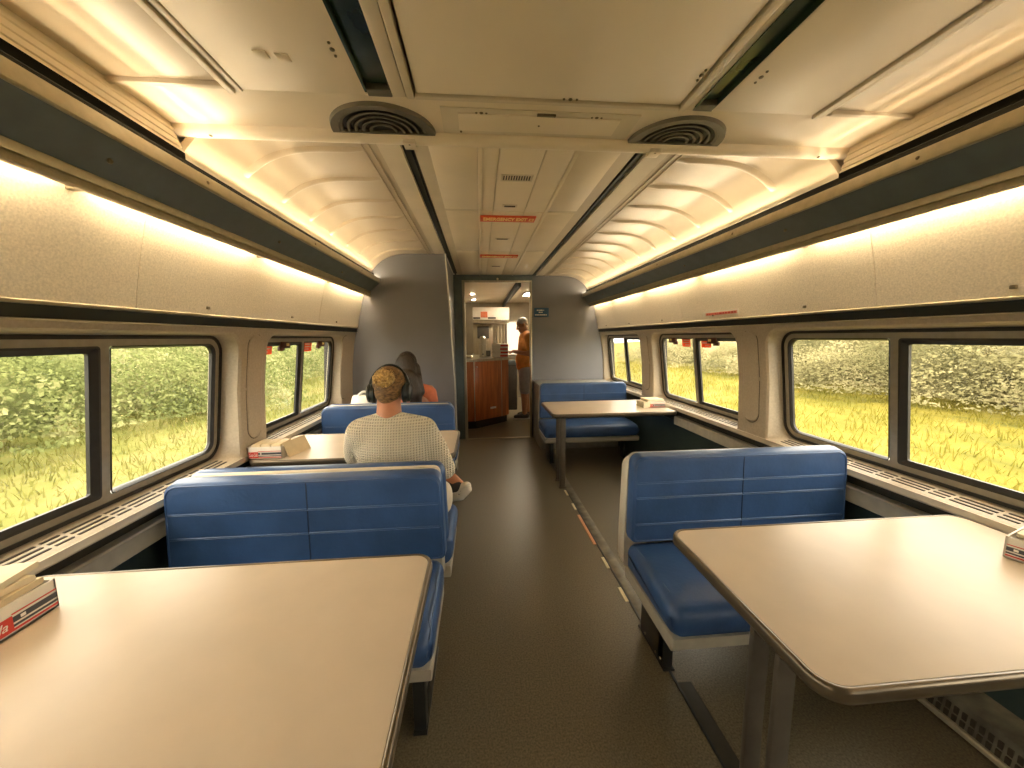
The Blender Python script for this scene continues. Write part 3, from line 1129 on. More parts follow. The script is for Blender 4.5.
# ------------------------------------------------------------------ aisle floor strip with markers
bm = bmesh.new()
box(bm, .752, .812, 1.53, 4.1, 0.0, .004, .001)
fs = build('floor_strip', bm, FLOORSTRIP)
tag(fs, 'worn grey strip in the floor along the right edge of the aisle', 'floor strip', kind='structure')
bm = bmesh.new()
box(bm, .742, .752, YB, 4.1, 0.0, .005, .001)
build('strip_edge', bm, BLACK, fs)
bm = bmesh.new()
box(bm, .752, .806, YB, 1.24, 0.0, .003, .001)
build('dark_strip', bm, DARKREC, fs)
n_l = {1.75: 'pale luminous floor marker nearest the front right bench', 2.03: 'pale luminous floor marker just before the long orange one',
       2.78: 'pale luminous floor marker just past the long orange one', 3.05: 'pale luminous floor marker by the foot of the far table'}
for y, lab in n_l.items():
    bm = bmesh.new()
    box(bm, .724, .742, y - .055, y + .055, 0, .004, .001)
    tag(build('floor_marker', bm, LUMI), lab, 'floor marker', 'luminous aisle markers')
bm = bmesh.new()
box(bm, .720, .742, 2.23, 2.64, 0, .004, .001)
tag(build('floor_marker', bm, ORANGE), 'long orange floor marker along the right edge of the aisle', 'floor marker', 'luminous aisle markers')

# ------------------------------------------------------------------ benches
SEAT_Z = .440


def bench(label, x_aisle, length, y, flip=False, aisle_low=True, shell=.010, z1=.812, seams=(.690, .592), leg_f=-.235):
    """bench whose sitter faces -Y (flip: +Y); origin under the front foot of the backrest at the aisle end"""
    root = empty('bench_seat', (x_aisle, y, 0), pi if flip else 0)
    tag(root, label, 'bench', 'blue vinyl booth benches')
    s = 1 if aisle_low else -1
    xa, xb = (0, length) if s > 0 else (-length, 0)
    # boxed backrest cushion: flat stitched front panel edged with a welt, top and sides turning back
    z0 = .447
    lean = .030
    th = .078
    gm = (xa + xb) / 2

    def fy(z):
        return lean * (z - z0)

    def outline(grow, yoff, zdrop=0.0, rt=.045, rb=.022, flare=.012, zb=None):
        lp = []
        for (x, z) in rrect(xa + .004 - grow, xb - .004 + grow, (z0 if zb is None else zb) - grow, z1 + grow - zdrop, (rb, rb, rt, rt), 7, 10, 8):
            t = max(0.0, min(1.0, (z - z0) / (z1 - z0)))
            lp.append((gm + (x - gm) * (1 + (1 - t) * flare - .006 * t), fy(z) + yoff, z))
        return lp
    bm = bmesh.new()
    rows = loft(bm, [outline(-.030, .0015), outline(-.013, .0), outline(-.008, .0015), outline(-.0015, .007), outline(0, .016), outline(.002, .045, -.004), outline(-.001, th - .012, -.004), outline(-.010, th, -.002)])
    bm.faces.new(rows[-1])
    bm.faces.new(rows[0][::-1])
    back = build('backrest', bm, VINYL, root, angle=40)
    bm = bmesh.new()
    w_ = [Vector(p) + Vector((0, -.0012, 0)) for p in outline(-.0105, .0)]
    tube(bm, w_ + [w_[0]], .0034, 6)
    build('welt', bm, VINYL, back)
    for zq in seams:
        y_ = fy(zq)
        t = (zq - z0) / (z1 - z0)
        fl = (1 - t) * .010 * (xb - xa) / 2
        bm = bmesh.new()
        tube(bm, [(xa + .020 - fl, y_ + .001, zq), (gm - .006, y_ + .0005, zq), (gm, y_ + .004, zq), (gm + .006, y_ + .0005, zq), (xb - .020 + fl, y_ + .001, zq)], .0036, 6)
        build('seam_roll', bm, VINYL, back)
        bm = bmesh.new()
        tube(bm, [(xa + .022 - fl, y_ - .0012, zq - .0042), (xb - .022 + fl, y_ - .0012, zq - .0042)], .0015, 5)
        build('stitching', bm, SEAM, back)
    bm = bmesh.new()
    tube(bm, [(gm, fy(z) + .0022, z) for z in [z0 + .02 + (z1 - .012 - z0 - .02) * k / 8 for k in range(9)]], .0030, 6)
    build('centre_seam', bm, BULKNAVY, back)
    # moulded shell behind, its top falling away to the rear
    bm = bmesh.new()
    k_ = shell / .075

    def so(grow, yoff, drop):
        lp = outline(grow, yoff, drop, .03, .02, .026 if shell > .03 else .004, .300)
        if shell > .03:
            return lp
        k = 1 - .030 / (xb - xa)                       # thin shells stop short of the cushion's ends
        return [(gm + (x - gm) * k, y, z) for x, y, z in lp]
    loft(bm, [so(-.03, th - .006, .0), so(-.002, th - .008, .0), so(.001, th - .004, .0), so(.001, th + shell * .30, .016 * k_), so(.0, th + shell * .7, .034 * k_), so(-.006, th + shell, .050 * k_), so(-.03, th + shell + .002, .06 * k_)], True, True)
    build('back_shell', bm, SHELL, root, angle=50)
    # seat cushion
    f = -.392
    sp = []
    zt, zb = SEAT_Z, .315
    sp += [(.03, zb), (.03, zt - .02), (.02, zt - .006), (.0, zt - .002)]
    for k in range(0, 6):
        t = k / 5
        sp.append((-.05 - .26 * t, zt + .008 * sin(pi * min(1, t * 1.1))))
    rr = .062
    for k in range(1, 9):
        a = pi / 2 * k / 8
        sp.append((f + rr * (1 - sin(a)), zt - .004 - rr + rr * cos(a)))
    sp += [(f + .002, zt - .09), (f + .012, zt - .115)]
    for k in range(1, 5):
        a = pi / 2 * k / 4
        sp.append((f + .012 + .03 * (1 - cos(a)), zb + .02 - .02 * sin(a)))
    bm = bmesh.new()
    sweep_x(bm, sp, xa - (.018 if s > 0 else -.01), xb + (-.006 if s < 0 else -.01), .045)
    seat = build('seat_cushion', bm, VINYL, root, angle=50)
    for xe in (xa + .014, xb - .042) if s > 0 else (xa + .042, xb - .014):
        bm = bmesh.new()
        tube(bm, [(xe, -.02, zt - .004), (xe, -.12, zt + .001), (xe, -.30, zt - .002), (xe + (.004 if xe < (xa + xb) / 2 else -.004), f + .03, zt - .030), (xe + (.012 if xe < (xa + xb) / 2 else -.012), f + .004, zt - .075)], .0028, 6)
        build('piping', bm, SEAM, seat)
    # trim pan under the cushion
    bm = bmesh.new()
    pan = [(f + .012, .314), (f + .014, .272), (f + .026, .260), (.05, .260), (.05, .314)]
    sweep_x(bm, pan, xa - (.008 if s > 0 else -.012), xb + (-.014 if s < 0 else -.012), .006, nseg=3)
    build('seat_pan', bm, SEATTRIM, root)
    # legs
    for q, xq in enumerate((xa + .080 if s > 0 else xb - .080, xb - .08 if s > 0 else xa + .08)):
        bm = bmesh.new()
        lx0, lx1 = xq - .012, xq + .012
        prof = [(leg_f, 0), (.03, 0), (.03, .254), (leg_f, .254)] if q == 0 else [(-.16, 0), (-.06, 0), (-.05, .254), (-.17, .254)]
        sweep_x(bm, prof, lx0, lx1, .003, nseg=2)
        if q == 0:
            box(bm, xq - .012, xq + .030, leg_f - .002, leg_f + .045, 0, .254, .003)
            box(bm, xq - .014, xq + .034, leg_f - .015, .05, 0, .008, .002)
        lg_ = build('leg', bm, BLACK, root)
        if q == 0:
            for yy, zz in ((leg_f + .06, .022), (-.02, .022), (leg_f + .02, .03)):
                bm = bmesh.new()
                ell(bm, (xq - s * .012, yy, zz), (.004, .006, .006), seg=8)
                build('bolt', bm, STEEL, lg_)
    return root


bench('blue bench behind the right front table, its aisle side seat and black leg in view', .655, 1.022, 1.487, shell=.075, leg_f=-.180, z1=.838, seams=(.722, .654, .534))
bench('blue bench against the far bulkhead right of the doorway', .665, 1.01, 4.06, shell=.075, z1=.835, seams=(.722, .654, .534))
bench('blue bench whose seat slides under the left front table, nearest on the left', -.160, 1.068, 1.452, aisle_low=False, leg_f=-.30)
bench('blue bench the person in the white sweater sits on', -.160, 1.060, 1.660, flip=True)
bench('blue bench just beyond the second left table, facing the person in the white sweater', -.205, 1.02, 2.88, aisle_low=False, z1=.835)
bench('blue bench the person with long dark hair sits on', -.225, 1.00, 3.09, flip=True, z1=.835)

# ------------------------------------------------------------------ tables


def table(label, xa, xb, y0, y1, aisle_low, posts):
    zt = .720
    root = empty('dining_table', ((xa + xb) / 2, (y0 + y1) / 2, 0))
    tag(root, label, 'table', 'cream booth tables')
    ox, oy = (xa + xb) / 2, (y0 + y1) / 2

    def lp(ins, z, r):
        return [(x - ox, y - oy, z) for x, y in rrect(xa + ins, xb - ins, y0 + ins, y1 - ins, (r,) * 4, 9, 4, 4)]
    bm = bmesh.new()
    loft(bm, [lp(.012, zt - .028, .043), lp(.012, zt - .002, .043), lp(.0135, zt, .042)], True, True)
    build('tabletop', bm, LAM, root, angle=30)
    bm = bmesh.new()
    loft(bm, [lp(.0135, zt - .0040, .042), lp(.0115, zt + .0006, .044), lp(.006, zt + .0014, .049), lp(.002, zt - .001, .053), lp(0, zt - .007, .055), lp(.0, zt - .020, .055), lp(.002, zt - .028, .053), lp(.007, zt - .032, .049), lp(.03, zt - .032, .03)])
    build('edge_moulding', bm, EDGE, root, angle=60)
    bm = bmesh.new()
    box(bm, -(xb - xa) / 2 + .10, (xb - xa) / 2 - .10, -(y1 - y0) / 2 + .08, (y1 - y0) / 2 - .08, zt - .052, zt - .030, .004)
    build('underframe', bm, BLACK, root)
    xl = (xa + .112 if aisle_low else xb - .158) - ox
    for py in posts:
        bm = bmesh.new()
        box(bm, xl - .004, xl + .046, py - oy - .008, py - oy + .008, 0.0, zt - .045, .003)
        box(bm, xl - .012, xl + .054, py - oy - .025, py - oy + .025, 0.0, .008, .002)
        build('leg', bm, POST, root)
    # wall bracket
    xw = (xb - .06 if aisle_low else xa + .06) - ox
    bm = bmesh.new()
    box(bm, xw - .04, xw + .035, -.05, .05, zt - .10, zt - .040, .004)
    build('wall_bracket', bm, BLACK, root)
    return root


table('cream table at front right with rounded dark edge and an empty top', .610, 1.685, .535, 1.115, True, (.765, .850))
table('cream table at the far right in front of the bulkhead bench', .592, 1.685, 2.965, 3.59, True, (3.175, 3.35))
table('cream table at front left holding a tray heaped with napkins', -1.245, -.148, .40, 1.060, False, (.62, .80))
table('cream table at left where the person in the white sweater sits', -1.250, -.145, 2.000, 2.555, False, (2.19, 2.36))

# ------------------------------------------------------------------ condiment trays, napkins


def tray(label, loc, rotz, lx, ly, h, script_faces=('-y',), red=.30, plain=()):
    """white cardboard tray; red block with script and dark stripes printed along the sides"""
    root = empty('paper_tray', loc, rotz)
    tag(root, label, 'tray', 'printed cardboard trays on the tables')
    bm = bmesh.new()
    t = .004
    box(bm, -lx / 2, lx / 2, -ly / 2, ly / 2, 0, t)
    box(bm, -lx / 2, lx / 2, -ly / 2, -ly / 2 + t, 0, h)
    box(bm, -lx / 2, lx / 2, ly / 2 - t, ly / 2, 0, h)
    box(bm, -lx / 2, -lx / 2 + t, -ly / 2, ly / 2, 0, h)
    box(bm, lx / 2 - t, lx / 2, -ly / 2, ly / 2, 0, h)
    build('tray_body', bm, CARD, root, smooth=False)
    for fc in script_faces:
        rot = {'-y': 0, '+x': pi / 2, '-x': -pi / 2, '+y': pi}[fc]
        L = lx if fc[1] == 'y' else ly
        dist = (ly if fc[1] == 'y' else lx) / 2
        M0 = Matrix.Rotation(rot, 4, 'Z') @ Matrix.Translation((0, -dist, 0))
        bm = bmesh.new()
        red_ = .02 if fc in plain else red
        if fc not in plain:
            box(bm, -L / 2 + .004, -L / 2 + red * L, -.0012, .0005, .10 * h, .60 * h, mtx=M0)
            rb = build('red_block', bm, RED, root, smooth=False)
        bm = bmesh.new()
        box(bm, -L / 2 + red_ * L, L / 2 - .002, -.0010, .0005, .62 * h, .66 * h, mtx=M0)
        box(bm, -L / 2 + red_ * L, L / 2 - .002, -.0010, .0005, .10 * h, .17 * h, mtx=M0)
        build('red_stripe', bm, RED, root, smooth=False)
        bm = bmesh.new()
        box(bm, -L / 2 + red_ * L, L / 2 - .002, -.0010, .0005, .36 * h, .54 * h, mtx=M0)
        box(bm, -L / 2 + red_ * L, L / 2 - .002, -.0010, .0005, .22 * h, .29 * h, mtx=M0)
        build('dark_stripe', bm, INK, root, smooth=False)
        X90 = Matrix.Rotation(pi / 2, 4, 'X')
        if fc not in plain:
            text_obj('script', 'Coca-Cola', .40 * h, WHITE, M0 @ Matrix.Translation((-L / 2 + red * .5 * L, -.0016, .35 * h)) @ X90, rb, shear=.35, ext=.0003, width=red * .82 * L)
        bm = bmesh.new()
        box(bm, -L / 2 + (red_ + .06) * L, -L / 2 + (red_ + .10) * L, -.0018, -.0006, .40 * h, .50 * h, mtx=M0)
        build('white_mark', bm, WHITE, root, smooth=False)
    return root


def napkin(label, group, loc, size, rot, m=None, fold=.004, thick=.012):
    """folded paper napkin: two leaves with a soft rounded fold"""
    lx, ly = size
    bm = bmesh.new()
    N = 8
    prof = []
    for k in range(N + 1):
        a = -pi / 2 + pi * k / N
        prof.append((lx / 2 + thick / 2 * cos(a) * .8, thick / 2 + thick / 2 * sin(a)))
    prof += [(-lx / 2, thick * 1.0), (-lx / 2 - .002, thick * .72), (-lx / 2 + .004, thick * .60), (-lx / 2 + .004, thick * .42), (-lx / 2 - .003, thick * .30), (-lx / 2, 0)]
    rows = []
    for j in range(7):
        v = -ly / 2 + ly * j / 6
        wob = .0025 * sin(j * 1.7 + loc[0] * 40)
        rows.append([(x, v, z + wob * (x / lx)) for x, z in prof])
    loft(bm, rows, True, True)
    me = finish(bm, True, 40)
    o = link('napkin', me, m or NAPKIN)
    o.location = loc
    o.rotation_euler = rot
    tag(o, label, 'napkin', group)
    return o


# front left tray with its heap of napkins
tray('printed white cardboard tray heaped with napkins on the front left table', (-1.118, .805, .7225), 0, .172, .23, .070, ('+x', '-y'), red=.62)
gN = 'napkins heaped on the front left tray'
nz = .7225 + .071
spec = [((-1.112, .848), 8, 'bottom'), ((-1.112, .745), -5, 'bottom'), ((-1.122, .848), -4, 'mid'), ((-1.122, .745), 3, 'mid'), ((-1.126, .856), 13, 'top'), ((-1.118, .748), 9, 'top')]
lbl = ['flat folded napkin at the far end of the front left tray, bottom of the heap', 'flat folded napkin at the near end of the front left tray, bottom of the heap',
       'cream napkin in the middle layer at the far end of the front left tray', 'cream napkin in the middle layer at the near end of the front left tray',
       'topmost napkin at the far end of the front left tray, skewed', 'topmost napkin at the near end of the front left tray, skewed']
zz = {'bottom': .7225 + .0705, 'mid': .7225 + .0865, 'top': .7225 + .1025}
for (p, a, ly_), lb in zip(spec, lbl):
    napkin(lb, gN, (p[0], p[1], zz[ly_]), (.094, .150), (0, radians(random.uniform(-1, 1)), radians(90 + a)), KRAFT if ly_ == 'bottom' else NAPKIN, thick=.0145)

# second left table: tray with tan packets and a leaning card
tray('printed cardboard tray packed with tan napkins beside the second left window', (-1.158, 2.102, .7225), 0, .172, .145, .066, ('-y',))
gN = 'napkins in the second left tray'
for k, (dx, lb) in enumerate(((-.052, 'tan napkin packet nearest the wall in the second left tray'), (.000, 'tan napkin packet in the middle of the second left tray'), (.052, 'tan napkin packet on the aisle side of the second left tray'))):
    bm = bmesh.new()
    box(bm, -.0245, .0245, -.062, .062, 0, .072, .006)
    o = build('napkin_packet', bm, KRAFT)
    o.location = (-1.158 + dx, 2.102, .7272)
    tag(o, lb, 'napkin', gN)
bm = bmesh.new()
box(bm, -.003, .003, -.085, .085, 0, .088, .001)
o = build('leaning_card', bm, KRAFT)
o.location = (-1.024, 2.130, .7215)
o.rotation_euler = (0, radians(-25), radians(-14))
tag(o, 'tan cardboard flap leaning on the tray at the second left table', 'card')

# far right table
tray('printed cardboard tray at the window end of the far right table', (1.572, 3.215, .7225), 0, .165, .14, .052, ('-y',))
gN = 'napkins in the far right tray'
napkin('cream napkin lying across the top of the far right tray', gN, (1.560, 3.225, .7225 + .0525), (.15, .125), (0, 0, .15), NAPKIN, thick=.02)
napkin('rolled napkin leaning on the aisle end of the far right tray', gN, (1.470, 3.205, .7225), (.055, .13), (0, 0, .1), NAPKIN, thick=.05)
# near right table
tray('printed cardboard tray at the window end of the front right table', (1.600, .790, .7225), radians(18), .165, .22, .062, ('-x', '-y'), plain=('-x',))
napkin('cream napkin on the tray at the front right table', 'napkins on the front right tray', (1.600, .790, .7225 + .0625), (.14, .19), (0, 0, radians(18)), NAPKIN, thick=.012)

# ------------------------------------------------------------------ people
SKIN = mat('skin', (0.50, 0.22, 0.12), 0.5, var=(30, 0.06))
SKIN2 = mat('tanned skin', (0.42, 0.19, 0.10), 0.5, var=(30, 0.06))
KNIT = mat('cream waffle knit', (0.68, 0.60, 0.46), 0.85, var=(60, 0.05), sheen=.3)


def add_knit(m):
    nt = m.node_tree
    b = nt.nodes['Principled BSDF']
    tc = nt.nodes.new('ShaderNodeTexCoord')
    sx = nt.nodes.new('ShaderNodeSeparateXYZ')
    nt.links.new(tc.outputs['Object'], sx.inputs['Vector'])

    def wave(sock, f):
        mu = nt.nodes.new('ShaderNodeMath')
        mu.operation = 'MULTIPLY'
        mu.inputs[1].default_value = f
        nt.links.new(sock, mu.inputs[0])
        s = nt.nodes.new('ShaderNodeMath')
        s.operation = 'SINE'
        nt.links.new(mu.outputs[0], s.inputs[0])
        return s.outputs[0]
    a = wave(sx.outputs['X'], 2 * pi / .0125)
    c = wave(sx.outputs['Z'], 2 * pi / .0125)
    mx = nt.nodes.new('ShaderNodeMath')
    mx.operation = 'MAXIMUM'
    nt.links.new(a, mx.inputs[0])
    nt.links.new(c, mx.inputs[1])
    bp = nt.nodes.new('ShaderNodeBump')
    bp.inputs['Strength'].default_value = 1.0
    bp.inputs['Distance'].default_value = .006
    nt.links.new(mx.outputs[0], bp.inputs['Height'])
    nt.links.new(bp.outputs['Normal'], b.inputs['Normal'])
    # open holes of the weave get a darker colour
    mr = nt.nodes.new('ShaderNodeMapRange')
    mr.inputs['From Min'].default_value = -1.0
    mr.inputs['From Max'].default_value = 0.4
    nt.links.new(mx.outputs[0], mr.inputs['Value'])
    mc = nt.nodes.new('ShaderNodeMix')
    mc.data_type = 'RGBA'
    mc.inputs[6].default_value = (0.46, 0.36, 0.22, 1)
    mc.inputs[7].default_value = (0.88, 0.77, 0.58, 1)
    nt.links.new(mr.outputs['Result'], mc.inputs[0])
    for l in list(b.inputs['Base Color'].links):
        nt.links.remove(l)
    nt.links.new(mc.outputs[2], b.inputs['Base Color'])


add_knit(KNIT)
BLOND = mat('blond brown hair', (0.085, 0.036, 0.012), 0.45, var=(55, 0.5), bump=(90, 0.9), second=(0.34, 0.18, 0.055), stretch=(1, 1, 2.5))
DARKHAIR = mat('dark brown hair', (0.028, 0.017, 0.010), 0.42, var=(60, 0.4), bump=(90, 0.8), stretch=(3, 3, .3))
GREYHAIR = mat('grey hair', (0.42, 0.38, 0.32), 0.6, var=(60, 0.25), bump=(90, 0.6))
CREAMPANT = mat('cream trousers', (0.60, 0.52, 0.40), 0.8, var=(30, 0.06), bump=(60, .2))
CORAL = mat('coral top', (0.62, 0.17, 0.08), 0.7, var=(30, 0.08), bump=(60, .2))
TEE = mat('orange t-shirt', (0.62, 0.25, 0.055), 0.8, var=(16, 0.12), bump=(30, .4))
SHORTS = mat('grey shorts', (0.36, 0.34, 0.33), 0.8, var=(16, 0.1), bump=(40, .3))
SHOEW = mat('white shoe', (0.70, 0.66, 0.58), 0.5, var=(30, 0.06))
SHOED = mat('dark shoe', (0.03, 0.028, 0.028), 0.5, var=(30, 0.2))
EARCUP = mat('black headphone plastic', (0.010, 0.016, 0.016), 0.30, var=(20, 0.2))


def hand(bm, wrist, fwd, up, side_thumb, s=1.0, curl=.5):
    """palm, four unequal curled fingers and a thumb leaving the side of the palm"""
    w = Vector(wrist)
    f = Vector(fwd).normalized()
    u = Vector(up)
    u = (u - f * u.dot(f)).normalized()
    t = f.cross(u) * side_thumb
    palm = .085 * s
    for k in (-1, -.33, .33, 1):
        capsule(bm, w + f * .01 + t * (k * .018 * s), .012 * s, w + f * palm + t * (k * .029 * s), .0115 * s, n=10)
    for k, L in zip((-1, -.33, .33, 1), (.060, .076, .082, .074)):
        p = w + f * palm + t * (k * .029 * s)
        d = f
        ax = t
        r = .0088 * s
        for q, part in enumerate((.44, .31, .25)):
            d = (Matrix.Rotation(-curl * (.5 + .45 * q) * side_thumb * -1, 3, ax) @ d) if True else d
            d = (f * cos(curl * (q + .6)) - u * sin(curl * (q + .6))).normalized()
            e = p + d * (L * part * s)
            capsule(bm, p, r, e, r * .9, n=10)
            p = e
            r *= .9
    p0 = w + f * .025 * s + t * .022 * s
    p1 = p0 + (f * .55 + t * .75 - u * .25).normalized() * .042 * s
    p2 = p1 + (f * .9 + t * .3 - u * .35).normalized() * .030 * s
    p3 = p2 + (f * 1 - u * .35).normalized() * .024 * s
    limb(bm, [p0, p1, p2, p3], [.013 * s, .0115 * s, .010 * s, .0085 * s], n=10)


def head(bm, c, fwd, s=1.0, up=(0, 0, 1)):
    """skull, jaw, nose, lips, brow, ears, fused with the body"""
    f = Vector(fwd).normalized()
    u = Vector(up)
    u = (u - f * u.dot(f)).normalized()
    r = f.cross(u)
    R = Matrix((r, f, u)).transposed()
    c = Vector(c)

    def at(x, y, z):
        return c + R @ Vector((x, y, z)) * s
    ell(bm, at(0, -.008, .025), (.074 * s, .094 * s, .088 * s), R)
    ell(bm, at(0, .028, -.045), (.055 * s, .062 * s, .066 * s), R)
    ell(bm, at(0, .072, -.088), (.026 * s, .020 * s, .020 * s), R)
    capsule(bm, at(0, .088, .015), .009 * s, at(0, .108, -.026), .014 * s, n=10)
    for k in (-1, 1):
        ell(bm, at(.013 * k, .098, -.030), (.009 * s, .009 * s, .007 * s), R, 10)
        ell(bm, at(.030 * k, .080, .014), (.024 * s, .012 * s, .008 * s), R, 12)
        ell(bm, at(.034 * k, .068, -.032), (.024 * s, .022 * s, .024 * s), R, 12)
        ell(bm, at(.076 * k, -.012, -.012), (.009 * s, .020 * s, .031 * s), R, 12)
    ell(bm, at(0, .090, -.055), (.022 * s, .009 * s, .006 * s), R, 12)
    ell(bm, at(0, .088, -.066), (.019 * s, .009 * s, .007 * s), R, 12)
    return at, R


def eyes(parent, at, R, s=1.0):
    bm = bmesh.new()
    for k in (-1, 1):
        ell(bm, at(.031 * k, .0835, -.003), (.012 * s, .008 * s, .007 * s), R, 12)
    build('eye', bm, WHITE, parent)
    bm = bmesh.new()
    for k in (-1, 1):
        ell(bm, at(.031 * k, .0895, -.003), (.0052 * s, .004 * s, .0055 * s), R, 10)
    build('iris', bm, INK, parent)


# --- person in the white sweater, seen from behind, left ankle crossed over the right knee
HB = Vector((-.462, 1.925, 1.103))
bm = bmesh.new()
at, R = head(bm, HB, (0, .94, -.34), .95)
capsule(bm, (-.462, 1.895, 1.06), .056, (-.455, 1.850, .95), .064)
ell(bm, (-.440, 1.865, .80), (.165, .10, .17))
ell(bm, (-.430, 1.880, .54), (.165, .125, .11))
capsule(bm, (-.435, 1.875, .72), .12, (-.43, 1.88, .55), .13)
ell(bm, (-.595, 1.862, .885), (.05, .05, .05))
ell(bm, (-.290, 1.862, .885), (.05, .05, .05))
# arms: right elbow out over the aisle, hand on the shin; left forearm on the table
limb(bm, [(-.290, 1.865, .885), (-.195, 1.905, .675)], [.044, .040])
limb(bm, [(-.195, 1.905, .675), (-.285, 2.06, .60)], [.038, .026])
hand(bm, (-.285, 2.06, .60), (-.55, .8, -.1), (.1, .1, 1), 1, .95, .35)
limb(bm, [(-.595, 1.865, .885), (-.665, 1.960, .745)], [.044, .040])
limb(bm, [(-.665, 1.960, .745), (-.600, 2.16, .762)], [.038, .026])
hand(bm, (-.600, 2.16, .762), (.4, .9, 0), (0, 0, 1), 1, .95, .25)
# legs: right leg under the table, left ankle resting on the right knee, foot out over the aisle
limb(bm, [(-.345, 1.88, .525), (-.295, 2.16, .515), (-.300, 2.20, .09)], [.088, .060, .040])
limb(bm, [(-.515, 1.88, .525), (-.640, 2.22, .60), (-.300, 2.13, .618), (-.175, 2.055, .560)], [.088, .060, .045, .034])
limb(bm, [(-.175, 2.055, .560), (-.110, 2.015, .515)], [.036, .030])
limb(bm, [(-.300, 2.20, .07), (-.300, 2.33, .040)], [.036, .030])
body = link('person', remesh(bm, .0075, 3), SKIN)
tag(body, 'person in a cream waffle knit sweater with headphones, seated with back turned', 'person')
eyes(body, at, R, .95)
bm = bmesh.new()          # sweater
capsule(bm, (-.442, 1.845, .890), .088, (-.435, 1.875, .60), .150)
ell(bm, (-.440, 1.855, .80), (.188, .118, .20))
ell(bm, (-.430, 1.880, .56), (.185, .140, .11))
limb(bm, [(-.480, 1.852, .912), (-.590, 1.858, .890)], [.088, .080])
limb(bm, [(-.430, 1.852, .912), (-.298, 1.858, .890)], [.088, .080])
ell(bm, (-.457, 1.860, .955), (.088, .078, .048))
limb(bm, [(-.292, 1.862, .885), (-.240, 1.88, .79), (-.195, 1.905, .675)], [.075, .066, .056])
limb(bm, [(-.195, 1.905, .675), (-.270, 2.035, .612)], [.055, .040])
limb(bm, [(-.600, 1.862, .885), (-.640, 1.91, .81), (-.665, 1.960, .745)], [.075, .064, .056])
limb(bm, [(-.665, 1.960, .745), (-.620, 2.10, .765)], [.054, .042])
link('sweater', remesh(bm, .0085, 4), KNIT, body)
bm = bmesh.new()          # trousers
limb(bm, [(-.345, 1.88, .535), (-.290, 2.16, .520), (-.298, 2.20, .16)], [.105, .080, .060])
limb(bm, [(-.515, 1.88, .535), (-.640, 2.22, .605), (-.330, 2.14, .622), (-.255, 2.10, .600)], [.105, .080, .066, .056])
ell(bm, (-.43, 1.88, .54), (.180, .130, .10))
ell(bm, (-.205, 1.93, .505), (.045, .10, .085))
link('trousers', remesh(bm, .009, 3), CREAMPANT, body)
# hair with a loose bun
bm = bmesh.new()
ell(bm, at(0, -.016, .030), (.083, .0935, .0865), R)
ell(bm, at(0, -.050, -.02), (.066, .055, .068), R)
ell(bm, at(0, -.065, -.058), (.042, .030, .036), R)
hr = link('hair', remesh(bm, .006, 2), BLOND, body)
bm = bmesh.new()
bc = at(-.004, -.112, .030)
rnd = random.Random(3)
for k in range(26):
    a0 = rnd.uniform(0, 2 * pi)
    rad = rnd.uniform(.014, .046)
    tilt = rnd.uniform(-.5, .5)
    pts = []
    for j in range(12):
        a = a0 + j / 11 * rnd.uniform(2.2, 4.2)
        pts.append(bc + R @ Vector((rad * cos(a) * 1.05, -.004 - .016 * rnd.random() - .022 * (1 - rad / .046), rad * sin(a) * .9 + .006 * tilt)))
    tube(bm, pts, [.0035] + [.0075] * 10 + [.003], 6)
for k in range(8):
    a = rnd.uniform(0, 2 * pi)
    p0 = bc + R @ Vector((.025 * cos(a), -.012, .025 * sin(a)))
    tube(bm, [p0, p0 + R @ Vector((.02 * cos(a), -.012, .018 * sin(a))), p0 + R @ Vector((.034 * cos(a + .4), -.004, .030 * sin(a + .4)))], [.003, .0028, .001], 5)
ell(bm, bc, (.036, .022, .034), R)
build('hair_bun', bm, mat('golden hair bun', (0.40, 0.22, 0.06), 0.45, var=(80, .5), bump=(120, .6), second=(.78, .52, .18)), hr)
# shoes
bm = bmesh.new()
fd = (Vector((-.075, 1.995, .535)) - Vector((-.165, 2.045, .475))).normalized()
limb(bm, [(-.168, 2.045, .498), (-.125, 2.018, .508), (-.088, 2.000, .534)], [.042, .036, .027])
sh = link('shoe', remesh(bm, .006, 2), SHOEW, body)
bm = bmesh.new()
limb(bm, [(-.168, 2.026, .464), (-.120, 2.000, .478), (-.076, 1.985, .522)], [.026, .024, .019], n=12)
limb(bm, [(-.110, 1.993, .500), (-.078, 1.984, .532)], [.022, .018], n=12)
link('shoe_sole', remesh(bm, .005, 2), SHOEW, sh)
bm = bmesh.new()
limb(bm, [(-.190, 2.062, .548), (-.160, 2.040, .512), (-.138, 2.022, .522)], [.036, .044, .038], n=14)
link('sock', remesh(bm, .005, 2), SHOED, body)
bm = bmesh.new()
for q_ in ((-.118, 1.985, .512), (-.100, 1.982, .526), (-.128, 1.988, .495)):
    ell(bm, q_, (.006, .006, .006), seg=8)
build('eyelet', bm, INK, sh)
bm = bmesh.new()
limb(bm, [(-.300, 2.19, .075), (-.300, 2.28, .052), (-.300, 2.36, .038)], [.050, .044, .034])
box(bm, -.34, -.26, 2.15, 2.395, .002, .03, .01)
link('shoe', remesh(bm, .007, 2), SHOED, body)

# headphones
hp_root = empty('headphones', HB)
tag(hp_root, 'black over-ear headphones worn over blond hair', 'headphones')


def hl(p):
    return Vector(p) - HB


